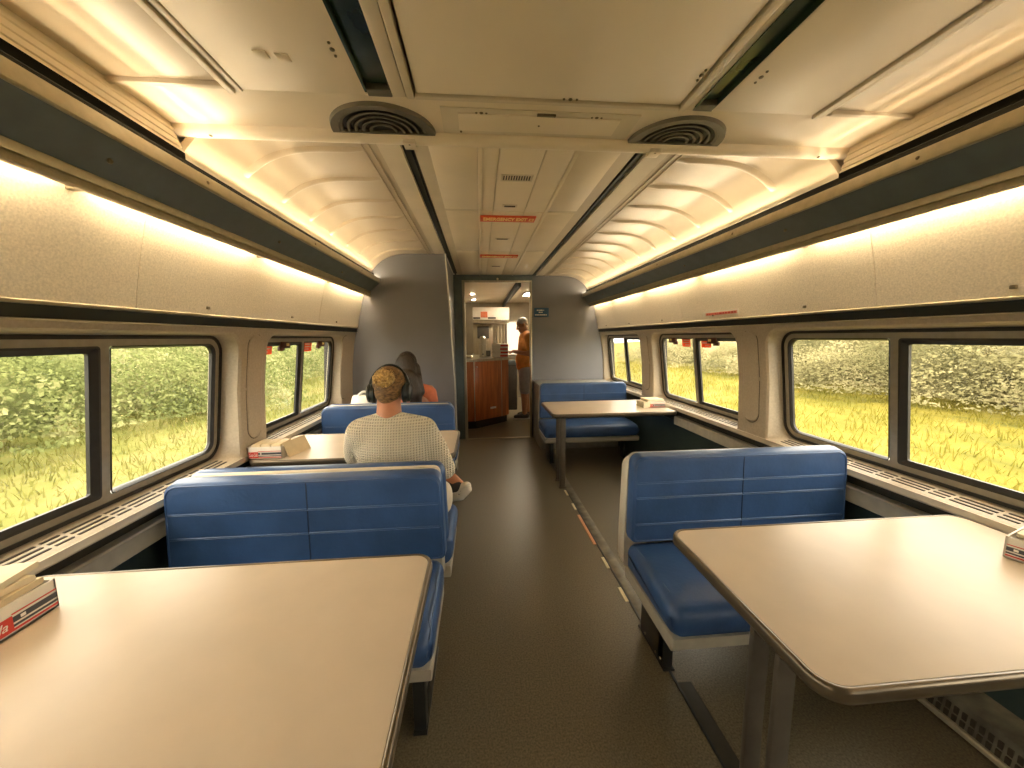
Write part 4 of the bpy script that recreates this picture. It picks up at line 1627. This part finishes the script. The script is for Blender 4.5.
bm = bmesh.new()
pts = []
for k in range(25):
    a = pi * k / 24
    pts.append(hl(at(.104 * cos(a), -.010, -.018 + .146 * sin(a))))
rows = []
for i, p in enumerate(pts):
    a = pi * i / 24
    nrm = R @ Vector((cos(a), 0, sin(a)))
    ax = R @ Vector((0, 1, 0))
    rows.append([p + nrm * dn + ax * da for dn, da in ((-.007, -.019), (.005, -.016), (.008, 0), (.005, .016), (-.007, .019), (-.009, 0))])
loft(bm, rows, True, True)
build('headband', bm, EARCUP, hp_root)
for k in (-1, 1):
    bm = bmesh.new()
    c0 = hl(at(.086 * k, -.008, -.022))
    ax = R @ Vector((k, 0, 0))
    vz = R @ Vector((0, 0, 1))
    vy = R @ Vector((0, 1, 0))
    rows = []
    for d, sc in ((-.016, .80), (-.012, 1.0), (.002, 1.0), (.006, .92), (.012, .95), (.022, .88), (.028, .62), (.030, .2)):
        rows.append([c0 + ax * d + vz * (.053 * sc * sin(2 * pi * q / 24)) + vy * (.043 * sc * cos(2 * pi * q / 24)) for q in range(24)])
    loft(bm, rows, True, True)
    build('ear_cup', bm, EARCUP, hp_root)

# --- person with long dark hair on the last left bench
HB2 = Vector((-.640, 3.34, 1.125))
bm = bmesh.new()
at, R = head(bm, HB2, (-.1, 1, -.12), .95)
capsule(bm, (-.638, 3.325, 1.06), .050, (-.625, 3.31, .95), .056)
ell(bm, (-.610, 3.32, .78), (.165, .10, .17))
ell(bm, (-.600, 3.31, .54), (.165, .12, .11))
capsule(bm, (-.605, 3.31, .70), .12, (-.60, 3.31, .55), .13)
limb(bm, [(-.455, 3.33, .895), (-.425, 3.38, .68), (-.48, 3.53, .60)], [.050, .040, .028])
limb(bm, [(-.765, 3.33, .895), (-.80, 3.38, .68), (-.74, 3.53, .60)], [.050, .040, .028])
hand(bm, (-.48, 3.53, .60), (-.6, .8, -.1), (0, 0, 1), -1, .95, .4)
hand(bm, (-.74, 3.53, .60), (.6, .8, -.1), (0, 0, 1), 1, .95, .4)
limb(bm, [(-.52, 3.31, .525), (-.50, 3.58, .515), (-.50, 3.60, .08)], [.088, .060, .040])
limb(bm, [(-.69, 3.31, .525), (-.71, 3.58, .515), (-.71, 3.60, .08)], [.088, .060, .040])
body2 = link('person', remesh(bm, .009, 3), SKIN)
tag(body2, 'person with long dark hair in a coral top, seated with back turned', 'person')
eyes(body2, at, R, .95)
bm = bmesh.new()
capsule(bm, (-.615, 3.32, .87), .105, (-.60, 3.31, .60), .145)
limb(bm, [(-.625, 3.315, .915), (-.465, 3.325, .875)], [.075, .068])
limb(bm, [(-.625, 3.315, .915), (-.765, 3.325, .875)], [.075, .068])
limb(bm, [(-.455, 3.33, .870), (-.440, 3.35, .79)], [.064, .058])
limb(bm, [(-.770, 3.33, .870), (-.785, 3.35, .79)], [.064, .058])
link('top', remesh(bm, .009, 3), CORAL, body2)
bm = bmesh.new()
limb(bm, [(-.52, 3.31, .535), (-.50, 3.58, .520), (-.50, 3.60, .10)], [.100, .074, .054])
limb(bm, [(-.69, 3.31, .535), (-.71, 3.58, .520), (-.71, 3.60, .10)], [.100, .074, .054])
ell(bm, (-.60, 3.31, .54), (.175, .125, .10))
link('trousers', remesh(bm, .01, 3), SHOED, body2)
bm = bmesh.new()
ell(bm, at(0, -.018, .024), (.086, .103, .098), R)
limb(bm, [(-.640, 3.26, 1.14), (-.620, 3.215, 1.02), (-.572, 3.215, .90), (-.555, 3.225, .80)], [.085, .080, .072, .050], flat=.55, axis=(0, 1, 0))
limb(bm, [(-.66, 3.26, 1.12), (-.665, 3.220, 1.0), (-.648, 3.215, .88)], [.075, .072, .060], flat=.55, axis=(0, 1, 0))
limb(bm, [(-.575, 3.29, 1.10), (-.553, 3.24, 1.0), (-.525, 3.225, .90)], [.055, .052, .045], flat=.6, axis=(0, 1, 0))
link('hair', remesh(bm, .007, 3), DARKHAIR, body2)

# white bag standing on the same bench
bag = empty('shoulder_bag', (-1.00, 3.27, .444))
tag(bag, 'white bag with a curved handle showing above the blue bench by the left window', 'bag')
bm = bmesh.new()
lps = []
for z, a, b in ((0, .115, .075), (.02, .135, .085), (.20, .13, .085), (.36, .12, .07), (.415, .105, .045), (.425, .09, .03)):
    lps.append([(a * cos(2 * pi * k / 28) * (1 + .04 * sin(5 * k)), b * sin(2 * pi * k / 28), z + .006 * sin(3 * k) * (z > .3)) for k in range(28)])
loft(bm, lps, True, True)
build('bag_body', bm, SHOEW, bag, angle=60)
bm = bmesh.new()
tube(bm, [(-.07 + .14 * k / 14, -.01, .405 + .055 * sin(pi * k / 14)) for k in range(15)], .011, 8)
build('handle', bm, SHOEW, bag)

# --- standing man at the counter
MY, MX = 6.14, .735
bm = bmesh.new()
HM = Vector((MX - .030, MY, 1.560))
at, R = head(bm, HM, (-1, -.05, -.48), 1.0)
capsule(bm, (MX - .005, MY, 1.50), .056, (MX + .035, MY, 1.40), .062)
ell(bm, (MX + .040, MY, 1.22), (.115, .185, .20))
ell(bm, (MX + .015, MY, .98), (.13, .165, .14))
ell(bm, (MX + .025, MY, .86), (.12, .165, .11))
capsule(bm, (MX + .03, MY, 1.15), .13, (MX + .02, MY, .92), .13)
for k in (-1, 1):
    sh_ = Vector((MX + .045, MY + k * .19, 1.375))
    el_ = Vector((MX + .075, MY + k * .215, 1.09))
    wr_ = Vector((MX - .165, MY + k * .13, 1.125))
    ell(bm, sh_, (.062, .062, .062))
    limb(bm, [sh_, el_], [.054, .042])
    limb(bm, [el_, wr_], [.042, .029])
    hand(bm, wr_, (-1, -k * .2, -.05), (0, 0, 1), -k, 1.0, .35)
    hip = Vector((MX + .02, MY + k * .085, .84))
    kn = Vector((MX + .01 + k * .02, MY + k * .095, .46))
    an = Vector((MX + .035 + k * .04, MY + k * .10, .075))
    limb(bm, [hip, kn, an], [.090, .060, .040])
    capsule(bm, kn + Vector((.012, 0, -.10)), .052, kn + Vector((.012, 0, -.20)), .048)
    limb(bm, [an + Vector((.02, 0, -.035)), an + Vector((-.14, 0, -.045))], [.036, .028])
man = link('person', remesh(bm, .0085, 3), SKIN2)
tag(man, 'grey haired person in an orange t-shirt and grey shorts standing at the counter', 'person')
eyes(man, at, R)
bm = bmesh.new()
capsule(bm, (MX + .035, MY, 1.33), .125, (MX + .02, MY, .90), .150)
ell(bm, (MX + .040, MY, 1.22), (.135, .205, .20))
ell(bm, (MX + .005, MY, .99), (.150, .19, .17))
ell(bm, (MX + .018, MY, .86), (.140, .185, .10))
for k in (-1, 1):
    limb(bm, [(MX + .04, MY + k * .06, 1.395), (MX + .045, MY + k * .185, 1.365)], [.075, .074])
    limb(bm, [(MX + .045, MY + k * .19, 1.365), (MX + .066, MY + k * .208, 1.20)], [.073, .067])
link('t_shirt', remesh(bm, .009, 3), TEE, man)
bm = bmesh.new()
for k in (-1, 1):
    limb(bm, [(MX + .02, MY + k * .085, .82), (MX + .015 + k * .015, MY + k * .10, .50)], [.112, .092])
ell(bm, (MX + .02, MY, .84), (.135, .175, .10))
link('shorts', remesh(bm, .01, 3), SHORTS, man)
for k in (-1, 1):
    bm = bmesh.new()
    ax_, ay_ = MX + .035 + k * .04, MY + k * .10
    limb(bm, [(ax_ + .03, ay_, .058), (ax_ - .05, ay_, .055), (ax_ - .15, ay_, .042)], [.050, .046, .036])
    sh = link('shoe', remesh(bm, .009, 2), SHOED, man)
    bm = bmesh.new()
    lp = [(ax_ - .055 + .145 * cos(2 * pi * q / 24), ay_ + .052 * sin(2 * pi * q / 24)) for q in range(24)]
    loft(bm, [[(x, y, .001) for x, y in lp], [(x, y, .024) for x, y in lp]], True, True)
    build('sole', bm, SHOEW, sh)
bm = bmesh.new()
ell(bm, at(0, -.018, .036), (.078, .092, .086), R)
ell(bm, at(0, -.052, -.012), (.068, .050, .060), R)
link('hair', remesh(bm, .008, 2), GREYHAIR, man)

# ------------------------------------------------------------------ galley beyond the doorway
GX0, GX1, GY1, GZ = -.42, 1.45, 8.3, 2.12
bm = bmesh.new()
box(bm, GX0 - .05, GX0, YD + .095, GY1, 0, GZ)
tag(build('wall_galley_left', bm, GALWALL, smooth=False), kind='structure')
bm = bmesh.new()
box(bm, GX1, GX1 + .05, YD + .095, GY1, 0, GZ)
tag(build('wall_galley_right', bm, GALWALL, smooth=False), kind='structure')
bm = bmesh.new()
box(bm, GX0, GX1, GY1, GY1 + .05, 0, GZ)
tag(build('wall_galley_back', bm, GALWALL, smooth=False), kind='structure')
bm = bmesh.new()
box(bm, GX0 - .05, GX1 + .05, YD + .095, GY1 + .05, GZ, GZ + .04)
gc = build('ceiling_galley', bm, CEIL, smooth=False)
tag(gc, kind='structure')
bm = bmesh.new()
box(bm, .52, .56, YD + .06, GY1, GZ - .10, GZ, .004)
build('ceiling_channel', bm, BLACKSTRIP, gc)
for (x, y, s_, lab) in ((-.11, 6.6, .045, 'small round downlight on the galley ceiling nearest the doorway'), (-.10, 7.6, .045, 'small round downlight farther back on the galley ceiling')):
    bm = bmesh.new()
    cyl(bm, (x, y, GZ - .012), (x, y, GZ - .001), s_, n=20)
    o = build('downlight', bm, STEEL)
    tag(o, lab, 'lamp', 'galley downlights')
    bm = bmesh.new()
    cyl(bm, (x, y, GZ - .015), (x, y, GZ - .011), s_ * .8, n=20)
    build('lens', bm, DOWN, o)
bm = bmesh.new()
box(bm, .78, 1.05, 6.35, 6.75, GZ - .02, GZ - .001, .004)
o = build('ceiling_light', bm, STEEL)
tag(o, 'bright square light panel on the galley ceiling above the standing person', 'lamp')
bm = bmesh.new()
box(bm, .80, 1.03, 6.37, 6.73, GZ - .024, GZ - .019)
build('diffuser', bm, DOWN, o, smooth=False)

# counter with angled wood front
CT = 1.045
ctr = empty('service_counter', (0, 5.4, 0))
tag(ctr, 'red brown wooden service counter with an angled front inside the doorway', 'counter')
oy = 5.4


def prism(bm, pts, z0, z1, dy=0):
    a = [bm.verts.new((x, y - dy, z0)) for x, y in pts]
    b = [bm.verts.new((x, y - dy, z1)) for x, y in pts]
    n = len(pts)
    bm.faces.new(a[::-1])
    bm.faces.new(b)
    for i in range(n):
        bm.faces.new((a[i], a[(i + 1) % n], b[(i + 1) % n], b[i]))


C0 = [(-.40, 5.38), (-.105, 5.40), (.345, 5.72), (.475, 5.86), (.475, 6.9), (-.40, 6.9)]
C1 = [(-.40, 5.42), (-.095, 5.44), (.33, 5.76), (.45, 5.88), (.45, 6.88), (-.40, 6.88)]
C2 = [(-.40, 5.46), (-.07, 5.48), (.30, 5.80), (.42, 5.92), (.42, 6.88), (-.40, 6.88)]
bm = bmesh.new()
prism(bm, C1, .12, CT - .035, oy)
build('carcass', bm, WOOD, ctr, smooth=False)
bm = bmesh.new()
prism(bm, C2, 0, .12, oy)
build('plinth', bm, BLACK, ctr, smooth=False)
bm = bmesh.new()
prism(bm, C0, CT - .035, CT, oy)
build('worktop', bm, STEEL, ctr, smooth=False)
d_ = (Vector((.33, 5.76, 0)) - Vector((-.095, 5.44, 0)))
ang = math.atan2(d_.y, d_.x)
L_ = d_.length
MF = Matrix.Translation((-.095, 5.44 - oy, 0)) @ Matrix.Rotation(ang, 4, 'Z')
bm = bmesh.new()
box(bm, .012, L_ - .012, -.014, -.001, .13, CT - .045, .003, mtx=MF)
dd = build('front_door', bm, WOOD, ctr)
bm = bmesh.new()
box(bm, L_ * .55, L_ * .55 + .11, -.020, -.013, .27, .30, .002, mtx=MF)
build('name_plate', bm, WHITE, dd)
bm = bmesh.new()
for xx in (.004, L_ - .004):
    box(bm, xx - .005, xx + .005, -.012, .0, .12, CT - .036, .002, mtx=MF)
build('metal_edge', bm, STEEL, ctr)
bm = bmesh.new()
ell(bm, MF @ Vector((.05, -.016, .93)), (.012, .012, .012), seg=10)
build('lock', bm, STEEL, dd)
# box stack on the counter
g = 'flat white boxes stacked on the counter'
for k, lab in enumerate(('lowest flat white box of the stack on the counter', 'second flat white box from the bottom of the counter stack', 'third flat white box from the bottom of the counter stack', 'top flat white box of the stack on the counter')):
    bm = bmesh.new()
    box(bm, -.13, .13, -.10, .10, 0, .046, .006)
    o = build('carton', bm, CARD)
    o.location = (.325 + .006 * (k % 2), 6.02, CT + .001 + k * .054)
    tag(o, lab, 'box', g)
    bm = bmesh.new()
    box(bm, -.132, .132, -.102, .102, .040, .052, .003)
    build('lid', bm, CARD, o)
    bm = bmesh.new()
    box(bm, .0, .12, -.1025, -.0995, .008, .034)
    build('print_panel', bm, RED, o, smooth=False)
# urn and lamp-like dispenser on the counter
bm = bmesh.new()
for z0_, z1_, r0_, r1_ in ((0, .02, .06, .06), (.02, .18, .052, .052), (.18, .20, .058, .058), (.20, .31, .045, .040), (.31, .34, .05, .03)):
    cyl(bm, (0, 0, z0_), (0, 0, z1_), r0_, r1_, 20)
o = build('coffee_urn', bm, STEEL)
o.location = (.05, 6.05, CT)
tag(o, 'shiny metal coffee urn on the counter left of the white boxes', 'urn')
bm = bmesh.new()
box(bm, -.012, .012, -.085, -.05, .04, .06, .003)
build('tap', bm, GALDARK, o)
bm = bmesh.new()
lps = []
for z, r in ((0, .05), (.01, .085), (.03, .095), (.035, .09), (.02, .075)):
    lps.append([(r * cos(2 * pi * k / 24), r * .7 * sin(2 * pi * k / 24), z) for k in range(24)])
loft(bm, lps, True, True)
o = build('bowl', bm, STEEL)
o.location = (-.20, 5.75, CT)
tag(o, 'low metal dish at the left end of the counter', 'bowl')
bm = bmesh.new()
box(bm, -.08, .08, -.06, .06, 0, .10, .012)
box(bm, -.05, .05, -.07, -.05, .03, .08, .006)
o = build('card_reader', bm, GALDARK)
o.location = (.10, 6.26, CT)
tag(o, 'dark till unit on the counter behind the metal urn', 'till')

# back cabinet with appliances
cb = empty('galley_cabinet', (.22, 7.3, 0))
tag(cb, 'pale wall cabinet with a red orange sign at the back of the galley', 'cabinet')
bm = bmesh.new()
box(bm, -.34, .36, -.10, .38, 1.70, 1.93, .006)
build('cabinet_body', bm, CARD, cb)
bm = bmesh.new()
box(bm, -.33, -.20, -.106, -.098, 1.715, 1.745)
box(bm, -.05, .10, -.106, -.098, 1.715, 1.745)
build('cabinet_slot', bm, GALDARK, cb, smooth=False)
bm = bmesh.new()
box(bm, -.19, -.06, -.108, -.099, 1.74, 1.85)
build('sign_panel', bm, mat('orange red sign', (.62, .16, .07), .5, var=(20, .1)), cb, smooth=False)
bm = bmesh.new()
box(bm, -.34, .36, -.06, .38, 1.64, 1.70, .004)
build('cabinet_base', bm, STEEL, cb)
bm = bmesh.new()
box(bm, -.14, .58, 7.35, 8.25, 0, 1.00, .004)
o = build('back_counter', bm, GALWALL)
tag(o, 'pale low counter along the back of the galley under the oven', 'counter')
bm = bmesh.new()
box(bm, -.15, .59, 7.33, 8.25, 1.0, 1.02, .004)
build('worktop', bm, STEEL, o)
ov = empty('oven', (.075, 7.45, 1.021))
tag(ov, 'dark glass fronted oven at the back of the galley', 'oven')
bm = bmesh.new()
box(bm, -.19, .19, -.06, .30, 0, .60, .006)
build('oven_body', bm, STEEL, ov)
bm = bmesh.new()
box(bm, -.115, .115, -.072, -.058, .32, .56, .010)
build('oven_door', bm, GALDARK, ov)
bm = bmesh.new()
box(bm, -.115, .115, -.085, -.072, .27, .285, .003)
build('oven_handle', bm, STEEL, ov)
cd = empty('cup_dispenser', (.42, 7.42, 1.021))
tag(cd, 'tall metal dispenser right of the dark oven', 'dispenser')
for k, (x, z) in enumerate(((-.06, .56), (.0, .50), (.06, .60))):
    bm = bmesh.new()
    cyl(bm, (x, 0, 0), (x, 0, z), .024, .026, 14)
    build('pipe', bm, STEEL, cd)
bm = bmesh.new()
box(bm, -.10, .10, -.05, .05, 0, .04, .004)
build('base_plate', bm, GALDARK, cd)
# bright opening behind the standing man
bm = bmesh.new()
box(bm, .58, .92, 8.26, 8.30, .95, 1.72, .004)
o = build('door_2', bm, STEEL)
tag(o, kind='structure')
bm = bmesh.new()
box(bm, .61, .89, 8.25, 8.262, .98, 1.69)
build('lit_pane', bm, BACKLIT, o, smooth=False)
# dark bin standing behind the counter
bn = empty('waste_bin', (.60, 6.95, 0))
tag(bn, 'tall dark bin on the galley floor between counter and standing person', 'bin')
bm = bmesh.new()
lps = []
for z, a_, b_ in ((0, .085, .10), (.02, .09, .105), (.80, .10, .115), (.82, .095, .11)):
    lps.append([(x, y, z) for x, y in rrect(-a_, a_, -b_, b_, (.03,) * 4, 6, 3, 3)])
loft(bm, lps, True, True)
build('bin_body', bm, GALDARK, bn)
bm = bmesh.new()
lps = []
for z, a_, b_ in ((.822, .105, .12), (.86, .105, .12), (.93, .07, .085), (.94, .05, .06)):
    lps.append([(x, y, z) for x, y in rrect(-a_, a_, -b_, b_, (.03,) * 4, 6, 3, 3)])
loft(bm, lps, True, True)
build('bin_lid', bm, BLACK, bn)

# ------------------------------------------------------------------ outside: bank of grass, thicket, far light
def outside_mat(name, cols, scale, stretch, thin=0.4):
    m = bpy.data.materials.new(name)
    m.use_nodes = True
    nt = m.node_tree
    b = nt.nodes['Principled BSDF']
    b.inputs['Roughness'].default_value = .9
    b.inputs['Specular IOR Level'].default_value = .1
    tc = nt.nodes.new('ShaderNodeTexCoord')
    mp = nt.nodes.new('ShaderNodeMapping')
    mp.inputs['Scale'].default_value = stretch
    n = nt.nodes.new('ShaderNodeTexNoise')
    n.inputs['Scale'].default_value = scale
    n.inputs['Detail'].default_value = 8
    n.inputs['Roughness'].default_value = .65
    r = nt.nodes.new('ShaderNodeValToRGB')
    e = r.color_ramp.elements
    e[0].position, e[0].color = .30, (*cols[0], 1)
    e[1].position, e[1].color = .72, (*cols[-1], 1)
    for k, c in enumerate(cols[1:-1]):
        x = e.new(.30 + .42 * (k + 1) / (len(cols) - 1))
        x.color = (*c, 1)
    nt.links.new(tc.outputs['Object'], mp.inputs['Vector'])
    nt.links.new(mp.outputs['Vector'], n.inputs['Vector'])
    nt.links.new(n.outputs['Fac'], r.inputs['Fac'])
    nt.links.new(r.outputs['Color'], b.inputs['Base Color'])
    tl = nt.nodes.new('ShaderNodeBsdfTranslucent')        # thin leaves let light through
    nt.links.new(r.outputs['Color'], tl.inputs['Color'])
    mx_ = nt.nodes.new('ShaderNodeMixShader')
    mx_.inputs['Fac'].default_value = thin
    nt.links.new(b.outputs['BSDF'], mx_.inputs[1])
    nt.links.new(tl.outputs['BSDF'], mx_.inputs[2])
    nt.links.new(mx_.outputs['Shader'], nt.nodes['Material Output'].inputs['Surface'])
    return m


GRASS_R = outside_mat('yellow meadow', [(0.0714, 0.0714, 0.0119), (0.1224, 0.102, 0.0153), (0.1615, 0.1275, 0.0272)], 1.1, (1, .45, 1), 0)
GRASS_L = outside_mat('green meadow', [(0.0646, 0.0765, 0.0187), (0.1122, 0.1088, 0.0289), (0.1615, 0.136, 0.0578)], 1.0, (1, .45, 1), 0)
LEAF_R = outside_mat('olive thicket leaves', [(0.085, 0.085, 0.036), (0.22, 0.198, 0.098), (0.44, 0.38, 0.225)], 0.62, (1, 1, 1))
BLADE_R = outside_mat('yellow meadow blades', [(0.1262, 0.1262, 0.023), (0.202, 0.1744, 0.0321), (0.2754, 0.2295, 0.0574)], 1.1, (1, .45, 1), .5)
BLADE_L = outside_mat('green meadow blades', [(0.1102, 0.1331, 0.0321), (0.1882, 0.1836, 0.0505), (0.2639, 0.2249, 0.0964)], 1.0, (1, .45, 1), .5)
LEAF_L = outside_mat('green thicket leaves', [(0.060, 0.078, 0.026), (0.175, 0.195, 0.072), (0.38, 0.35, 0.185)], 0.62, (1, 1, 1))
FARM = mat('pale far hills', (.62, .62, .56), .9, var=(.3, .15))


def ground_h(d, y, side):
    """height of the bank at distance d from the track side"""
    h = -.75 + .10 * noise.noise(Vector((d * .3, y * .25, side)))
    if d > 6:
        h += (d - 6) * .05
    return h


for side in (1, -1):
    bm = bmesh.new()
    NX, NY = 26, 50
    vv = []
    for i in range(NX + 1):
        d = 1.75 + 40 * (i / NX) ** 2
        row = []
        for j in range(NY + 1):
            y = -14 + 80 * j / NY
            row.append(bm.verts.new((XC + side * d, y, ground_h(d, y, side))))
        vv.append(row)
    for i in range(NX):
        for j in range(NY):
            bm.faces.new((vv[i][j], vv[i + 1][j], vv[i + 1][j + 1], vv[i][j + 1]))
    o = build('ground_right' if side > 0 else 'ground_left', bm, GRASS_R if side > 0 else GRASS_L, angle=180)
    tag(o, kind='structure')
    # grass blades and flower stalks on the bank
    rg = random.Random(11 + side)
    bm = bmesh.new()
    for k in range(20000):
        d = 2.0 + (10.5 if side > 0 else 7.5) * rg.random() ** 1.1
        y = rg.uniform(-2, 26)
        z = ground_h(d, y, side) - .03
        hgt = rg.uniform(.08, .24)
        w_ = rg.uniform(.006, .016)
        a = rg.uniform(0, pi)
        lx, ly = rg.uniform(-.12, .12), rg.uniform(-.12, .12)
        x = XC + side * d
        dx, dy = cos(a) * w_, sin(a) * w_
        p = [bm.verts.new(q) for q in ((x - dx, y - dy, z), (x + dx, y + dy, z), (x + dx * .7 + lx * .5, y + dy * .7 + ly * .5, z + hgt * .6), (x - dx * .7 + lx * .5, y - dy * .7 + ly * .5, z + hgt * .6), (x + lx, y + ly, z + hgt))]
        bm.faces.new((p[0], p[1], p[2], p[3]))
        bm.faces.new((p[3], p[2], p[4]))
    me = bpy.data.meshes.new('g')
    bm.to_mesh(me)
    bm.free()
    o = link('meadow_grass', me, BLADE_R if side > 0 else BLADE_L)
    tag(o, 'yellow green grass on the bank outside the right windows' if side > 0 else 'pale green grass on the bank outside the left windows', 'grass', kind='stuff')
    # thicket: overlapping mounds of leaves
    bm = bmesh.new()
    d0 = 12.0 if side > 0 else 9.0
    for k in range(46):
        y = -4 + 34 * k / 46 + rg.uniform(-.4, .4)
        for tier in range(2):
            cd = d0 + tier * 2.2 + rg.uniform(-.9, .9) + 1.5 * noise.noise(Vector((y * .22, side * 3.0, 0)))
            R_ = rg.uniform(.9, 1.9) + .4 * tier
            top = rg.uniform(1.3, 2.6) + .7 * tier
            if side > 0 and y > 15:
                top *= .62
            cz = ground_h(cd, y, side)
            cx_ = XC + side * cd
            for q in range(1900 if y < 17 else 600):
                th_, ph_ = rg.uniform(0, 2 * pi), rg.uniform(-.2, 1)
                rr = rg.uniform(.72, 1.0)
                cp_ = sqrt(max(0, 1 - ph_ * ph_))
                p = Vector((cx_ + R_ * rr * cp_ * cos(th_), y + R_ * rr * cp_ * sin(th_), cz + top * (.12 + .88 * max(0, ph_) * rr)))
                s_ = rg.uniform(.022, .062)
                a = Vector((rg.uniform(-1, 1), rg.uniform(-1, 1), rg.uniform(-1, 1))).normalized()
                b = a.orthogonal().normalized()
                c = [bm.verts.new(p + v_) for v_ in (-a * s_, b * s_ * .55, a * s_, -b * s_ * .55)]
                bm.faces.new(c)
    me = bpy.data.meshes.new('u')
    bm.to_mesh(me)
    bm.free()
    o = link('undergrowth', me, LEAF_R if side > 0 else LEAF_L)
    tag(o, 'olive leafy thicket beyond the right windows' if side > 0 else 'green leafy thicket beyond the left windows', 'bushes', kind='stuff')
    # solid dark mass of the thicket
    bm = bmesh.new()
    for k in range(46):
        y = -4 + 34 * k / 46
        cd = d0 + 2.0 + rg.uniform(-.3, .5)
        top = 2.5 if not (side > 0 and y > 15) else 1.5
        ell(bm, (XC + side * cd, y, ground_h(cd, y, side) + .2), (1.15, .9, top * rg.uniform(.8, 1.0)), seg=12)
    for v in bm.verts:
        v.co += Vector((.25 * noise.noise(v.co * 1.3), .25 * noise.noise(v.co * 1.3 + Vector((9, 0, 0))), .35 * noise.noise(v.co * 1.1 + Vector((0, 9, 0)))))
    build('thicket_core', bm, LEAF_R if side > 0 else LEAF_L, o, angle=180)

# ------------------------------------------------------------------ world, sun, camera
W = bpy.data.worlds.new('World')
SC.world = W
W.use_nodes = True
nt = W.node_tree
bg = nt.nodes['Background']
sky = nt.nodes.new('ShaderNodeTexSky')
sky.sky_type = 'HOSEK_WILKIE'
sky.turbidity = 7
sky.sun_direction = Vector((.35, -.45, .8)).normalized()
mx = nt.nodes.new('ShaderNodeMix')
mx.data_type = 'RGBA'
mx.inputs[0].default_value = .85
mx.inputs[7].default_value = (1.0, .93, .84, 1)
nt.links.new(sky.outputs['Color'], mx.inputs[6])
nt.links.new(mx.outputs[2], bg.inputs['Color'])
bg.inputs['Strength'].default_value = 2.2

sl = bpy.data.lights.new('sun', 'SUN')
sl.energy = 1.8
sl.angle = radians(12)
sl.color = (1, .95, .82)
so = bpy.data.objects.new('sun', sl)
COL.objects.link(so)
so.rotation_euler = (radians(22), radians(4), radians(10))

cam = bpy.data.cameras.new('Camera')
cam.sensor_fit = 'HORIZONTAL'
cam.sensor_width = 36
cam.lens = 370.0 / 1024 * 36
cam.clip_start = .02
cam.clip_end = 300
co = bpy.data.objects.new('Camera', cam)
COL.objects.link(co)
p_, y_, r_ = .12563, .08593, -.00888
fwd = Vector((sin(y_) * cos(p_), cos(y_) * cos(p_), -sin(p_)))
rt = Vector((cos(y_), -sin(y_), 0))
up = rt.cross(fwd)
rt2 = rt * cos(r_) + up * sin(r_)
up2 = up * cos(r_) - rt * sin(r_)
M = Matrix((rt2, up2, -fwd)).transposed().to_4x4()
M.translation = (0, 0, CAMH)
co.matrix_world = M
SC.camera = co

SC.view_settings.view_transform = 'Standard'
SC.view_settings.look = 'None'
SC.view_settings.gamma = 1
SC.view_settings.use_curve_mapping = False
SC.view_settings.exposure = 2.36
SC.cycles.use_denoising = True
SC.cycles.max_bounces = 10
SC.cycles.diffuse_bounces = 6
SC.cycles.glossy_bounces = 4
SC.cycles.transparent_max_bounces = 12
SC.cycles.sample_clamp_indirect = 6
